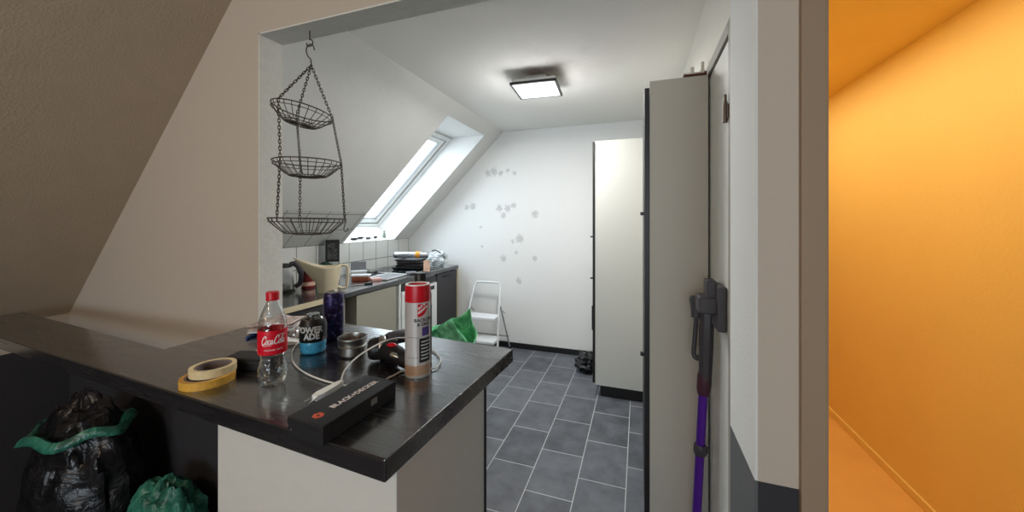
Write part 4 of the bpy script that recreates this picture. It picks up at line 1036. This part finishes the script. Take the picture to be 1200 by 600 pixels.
# wall dock
mb = MB()
d0 = onx(846, 338, XR - .012)
link('wall_dock', MB().box(XR - .035, XR - .005, 1.44, 1.56, 1.075, 1.235), greypl, t, bevel=.006)
link('dock_cradle', MB().box(.205, XR - .03, 1.47, 1.56, 1.13, 1.19).box(.232, XR - .03, 1.48, 1.55, 1.18, 1.25), vac_dark, t, bevel=.005)
b0 = P(829, 372, 1.60); b1 = P(826, 452, 1.62)
mb = MB(); cyl_between(mb, b0 + Vector((0, 0, .05)), b1, .03, 8, [(.018, 0), (.026, .05), (.027, .5), (.024, 1)]); link('main_body', mb, vac_dark, t, smooth=30)
m0 = P(815, 372, 1.62)
mb = MB(); cyl_between(mb, P(817, 348, 1.62), P(815, 372, 1.62), .022, 20, [(0, 0), (.026, 0), (.028, .15), (.02, .6), (.017, 1)]); link('motor_head', mb, greypl, t, smooth=40)
mb = MB().tube(smooth_path([P(816, 372, 1.63), P(814, 400, 1.63), P(813, 415, 1.63), P(818, 420, 1.62), P(821, 408, 1.62), P(822, 380, 1.61)], 5), .009, 10); link('handle', mb, vac_dark, t, smooth=50)
link('trigger', MB().box(-.008, .008, -.01, .01, -.02, .02, 0, Matrix.Translation(P(820, 410, 1.62))), steel, t, bevel=.003)
tb = P(824, 462, 1.62); te = P(814.5, 640, 1.66); te2 = Vector((te.x, te.y, .07)); dd = (te - tb); kk = (tb.z - .07) / (tb.z - te.z); te2 = tb + dd * kk
col_a = tb
mb = MB(); cyl_between(mb, b1 + Vector((0, 0, .06)), tb, .03, 20, [(.02, 0), (.026, .2), (.026, .8), (.021, 1)]); link('cuff', mb, mat('maroon_plastic', S(70, 34, 48), .4), t, smooth=40)
mb = MB(); cyl_between(mb, tb, te2, .0172, 24); link('tube', mb, purple, t, smooth=40)
cl = tb + (te2 - tb) * ((525 - 462) / (640 - 462) / kk)
mb = MB(); ax = (te2 - tb).normalized(); cyl_between(mb, cl - ax * .022, cl + ax * .022, .025, 24, [(.02, 0), (.025, .2), (.025, .8), (.02, 1)]); link('tube_joint', mb, vac_dark, t, smooth=40)
link('button', MB().box(.02, .032, -.008, .008, -.012, .012, 0, Matrix.Translation(cl)), vac_dark, t, bevel=.003)
link('floor_head', MB().box(te2.x - .12, te2.x + .07, te2.y - .05, te2.y + .04, .004, .07), greypl, t, bevel=.012)

# ================================================================== STEP LADDER
t = thing('step_ladder', 'small white two step folding ladder standing at the back wall', 'ladder', (0, 0, 0))
xl, xr = -1.81, -1.43
yt, yf, yr = 3.80, 3.52, 3.93
def TP(f): return f
zt = .765
r_ = .011
hoop = [(xl - .03, yf, .01), (xl + .015, yt - .1, zt - .23), (xl + .03, yt - .012, zt - .05), (xl + .045, yt, zt - .015), (xl + .08, yt + .003, zt), (xr - .08, yt + .003, zt), (xr - .045, yt, zt - .015), (xr - .03, yt - .012, zt - .05), (xr - .015, yt - .1, zt - .23), (xr + .03, yf, .01)]
hp2 = [hoop[0]] + [Vector(p_) for p_ in smooth_path(hoop[1:9], 5)] + [hoop[9]]
link('hoop_frame', MB().tube(hp2, r_, 10), alu, t, smooth=50)
for s_, x in ((-1, xl + .012), (1, xr - .012)):
    link('rear_leg', MB().tube([(x + s_ * .01, yt - .10, zt - .24), (x + s_ * .045, yr - .015, .012)], .009, 8), mat('grey_tube%d' % (s_ + 1), S(170, 172, 176), .4), t, smooth=50)
    for y_, xx in ((yf, x + s_ * .042), (yr - .015, x + s_ * .045)):
        link('rubber_foot', MB().lathe([(.013, 0), (.014, .02), (.011, .03)], 12, M=Matrix.Translation((xx, y_, .0))), blackpl, t)
    link('bracket', MB().tube([(x, yt - .115, zt - .26), (x + s_ * .012, yt + .03, zt - .34)], .006, 8), steel, t)
link('step', MB().box(xl + .01, xr - .01, yt - .25, yt - .07, .395, .43), alu, t, bevel=.006)
link('step', MB().box(xl - .01, xr + .01, yf - .05, yf + .17, .175, .205), alu, t, bevel=.006)
link('cross_bar', MB().tube([(xl - .02, yr - .02, .14), (xr + .02, yr - .02, .14)], .008, 8), steel, t)

# ================================================================== BAGS
def bagshape(pull, tipdir, top):
    def f(p_, d_):
        k = max(0, d_.z) ** 3
        return Vector((p_.x + tipdir[0] * k * pull, p_.y + tipdir[1] * k * pull, p_.z + k * top))
    return f
# bright green bag behind the bar
gx = ony(531, 390, 2.25)
t = thing('bin_bag', 'bright green plastic bag sticking up behind the bar before the ladder', 'bin bag', (-1.235, 2.25, 0))
zt1 = zpix(366, -1.12, 2.25)
# open draped bag: pleated skirt with slanting mouth
vs = []; fs = []; n = 72; rows = 22
for k in range(rows + 1):
    f = k / rows
    for i in range(n):
        a = 2 * pi * i / n
        rx = .205 * (.86 + .14 * sin(pi * min(1, f * 1.1))); ry = .15
        pl_ = 1 + .05 * sin(9 * a + 3 * f) * f + .10 * noise.noise(Vector((cos(a) * 2.2, sin(a) * 2.2, f * 5)))
        u_ = cos(a); ztop_ = (.70 + .125 * max(0, min(1, (u_ + 1) / 1.4)) ** 1.7 if u_ < .4 else .825 - .20 * ((u_ - .4) / .6)) + .008 * sin(7 * a)
        x = rx * pl_ * cos(a); y = ry * pl_ * sin(a)
        vs.append((x, y, .004 + f * ztop_ + .01 * noise.noise(Vector((cos(a) * 4, sin(a) * 4, 3 + f * 6)))))
for k in range(rows):
    for i in range(n): fs.append((k * n + i, k * n + (i + 1) % n, (k + 1) * n + (i + 1) % n, (k + 1) * n + i))
fs.append(tuple(range(n - 1, -1, -1)))
o = link('bag_film', MB().add(vs, fs), green_bag, t, smooth=40); sd = o.modifiers.new('thick', 'SOLIDIFY'); sd.thickness = .002
vs, fs = crumple(36, 20, .165, .115, .28, .22, 2.2, 40); link('rubbish', MB().add([v + Vector((0, 0, .01)) for v in vs], fs), green_bag, t, smooth=40)
# dark green bag at bottom left, in front of the dado
t = thing('bin_bag', 'dull green knotted bin bag on the floor left of the white base', 'bin bag', (-1.70, .86, 0))
vs, fs = crumple(56, 36, .15, .12, .24, .16, 3.2, 51, shape=bagshape(.0, (0, 0), -.0)); link('bag_body', MB().add(vs, fs), dark_green_bag, t, smooth=40)
t = thing('bin_bag', 'black bin bag with green lining at the left under the counter', 'bin bag', (-2.09, .80, 0))
vs, fs = crumple(56, 40, .225, .14, .38, .16, 2.6, 60); link('bag_body', MB().add(vs, fs), black_bag, t, smooth=40)
mb = MB(); vs = []; fs = []; n = 48
for k in range(7):
    f = k / 6
    for i in range(n):
        a = 2 * pi * i / n; w = 1 + .06 * sin(6 * a + f) 
        vs.append(((.14 + .075 * f) * w * cos(a), (.09 + .05 * f) * w * sin(a) - .01, .70 + .07 * sin(f * pi * .8) + .02 * cos(a) - .01 * sin(5 * a)))
for k in range(6):
    for i in range(n): fs.append((k * n + i, k * n + (i + 1) % n, (k + 1) * n + (i + 1) % n, (k + 1) * n + i))
o = link('green_liner', MB().add([(x * 1.0, y, z - .10) for x, y, z in vs], fs), dark_green_bag, t, smooth=40); sd = o.modifiers.new('thick', 'SOLIDIFY'); sd.thickness = .002
# black small bag at far cabinet
t = thing('dark_bag', 'small crumpled black bag on the floor beside the far cabinet', 'bag', (-.485, 3.62, 0))
vs, fs = crumple(40, 24, .10, .14, .075, .4, 2.4, 77); link('bag_body', MB().add(vs, fs), black_bag, t, smooth=30)

# ================================================================== LIGHT
W = bpy.data.worlds.new('sky'); SC.world = W; W.use_nodes = True
bg = W.node_tree.nodes['Background']; bg.inputs[0].default_value = (.76, .89, 1.0, 1); bg.inputs[1].default_value = 9
def area(name, loc, sx, sy, power, col, direction=None, portal=False, spread=None):
    l = bpy.data.lights.new(name, 'AREA'); l.shape = 'RECTANGLE'; l.size = sx; l.size_y = sy; l.energy = power; l.color = col
    if portal: l.cycles.is_portal = True
    o = bpy.data.objects.new(name, l); COL.objects.link(o); o.location = loc
    if direction is not None: o.rotation_euler = Vector(direction).to_track_quat('-Z', 'Y').to_euler()
    return o
o = area('skylight_portal', org + nrm * .02, 2 * half_y, 2 * half_u, 1, (1, 1, 1), -nrm, True)
o.matrix_world = Matrix(((yv.x, upv.x, -(-nrm.x), 0), (yv.y, upv.y, nrm.y, 0), (yv.z, upv.z, nrm.z, 0), (0, 0, 0, 1)))
o.matrix_world = Matrix.Translation(org + nrm * .05) @ Matrix(((yv.x, upv.x, nrm.x, 0), (yv.y, upv.y, nrm.y, 0), (yv.z, upv.z, nrm.z, 0), (0, 0, 0, 1)))
area('window_portal', ((WX0 + WX1) / 2, -3.3, (WZ0 + WZ1) / 2), WX1 - WX0, WZ1 - WZ0, 1, (1, 1, 1), (0, 1, 0), True)
area('kitchen_ceiling_light', (lc.x, lc.y, C - .094), .28, .28, 28, (1, .985, .96), (0, 0, -1))
l = bpy.data.lights.new('kitchen_ceiling_fill', 'POINT'); l.energy = 8; l.color = (.98, .99, 1); l.shadow_soft_size = .13  # unseen fill light added below the diffuser to brighten ceiling and slope
o = bpy.data.objects.new('kitchen_ceiling_fill', l); COL.objects.link(o); o.location = (lc.x, lc.y, C - .32)
l = bpy.data.lights.new('front_room_ceiling_bulb', 'POINT'); l.energy = 30; l.color = (1, .80, .6); l.shadow_soft_size = .12
o = bpy.data.objects.new('front_room_ceiling_bulb', l); COL.objects.link(o); o.location = (-1.1, -1.1, 2.1)
area('orange_room_light', (.82, 2.5, C - .10), .3, 2.6, 18, (1, .9, .74), (0, 0, -1))
# ================================================================== CAMERA
cam = bpy.data.cameras.new('camera'); cam.sensor_width = 36; cam.lens = FPX / 1200 * 36; cam.shift_y = -42 / 1200; cam.clip_start = .02
o = bpy.data.objects.new('camera', cam); COL.objects.link(o); o.location = (0, 0, EYE); o.rotation_euler = (pi / 2, 0, YAW)
SC.camera = o
SC.view_settings.view_transform = 'Standard'; SC.view_settings.look = 'None'; SC.view_settings.gamma = 1; SC.view_settings.use_curve_mapping = False
SC.view_settings.exposure = 0.0
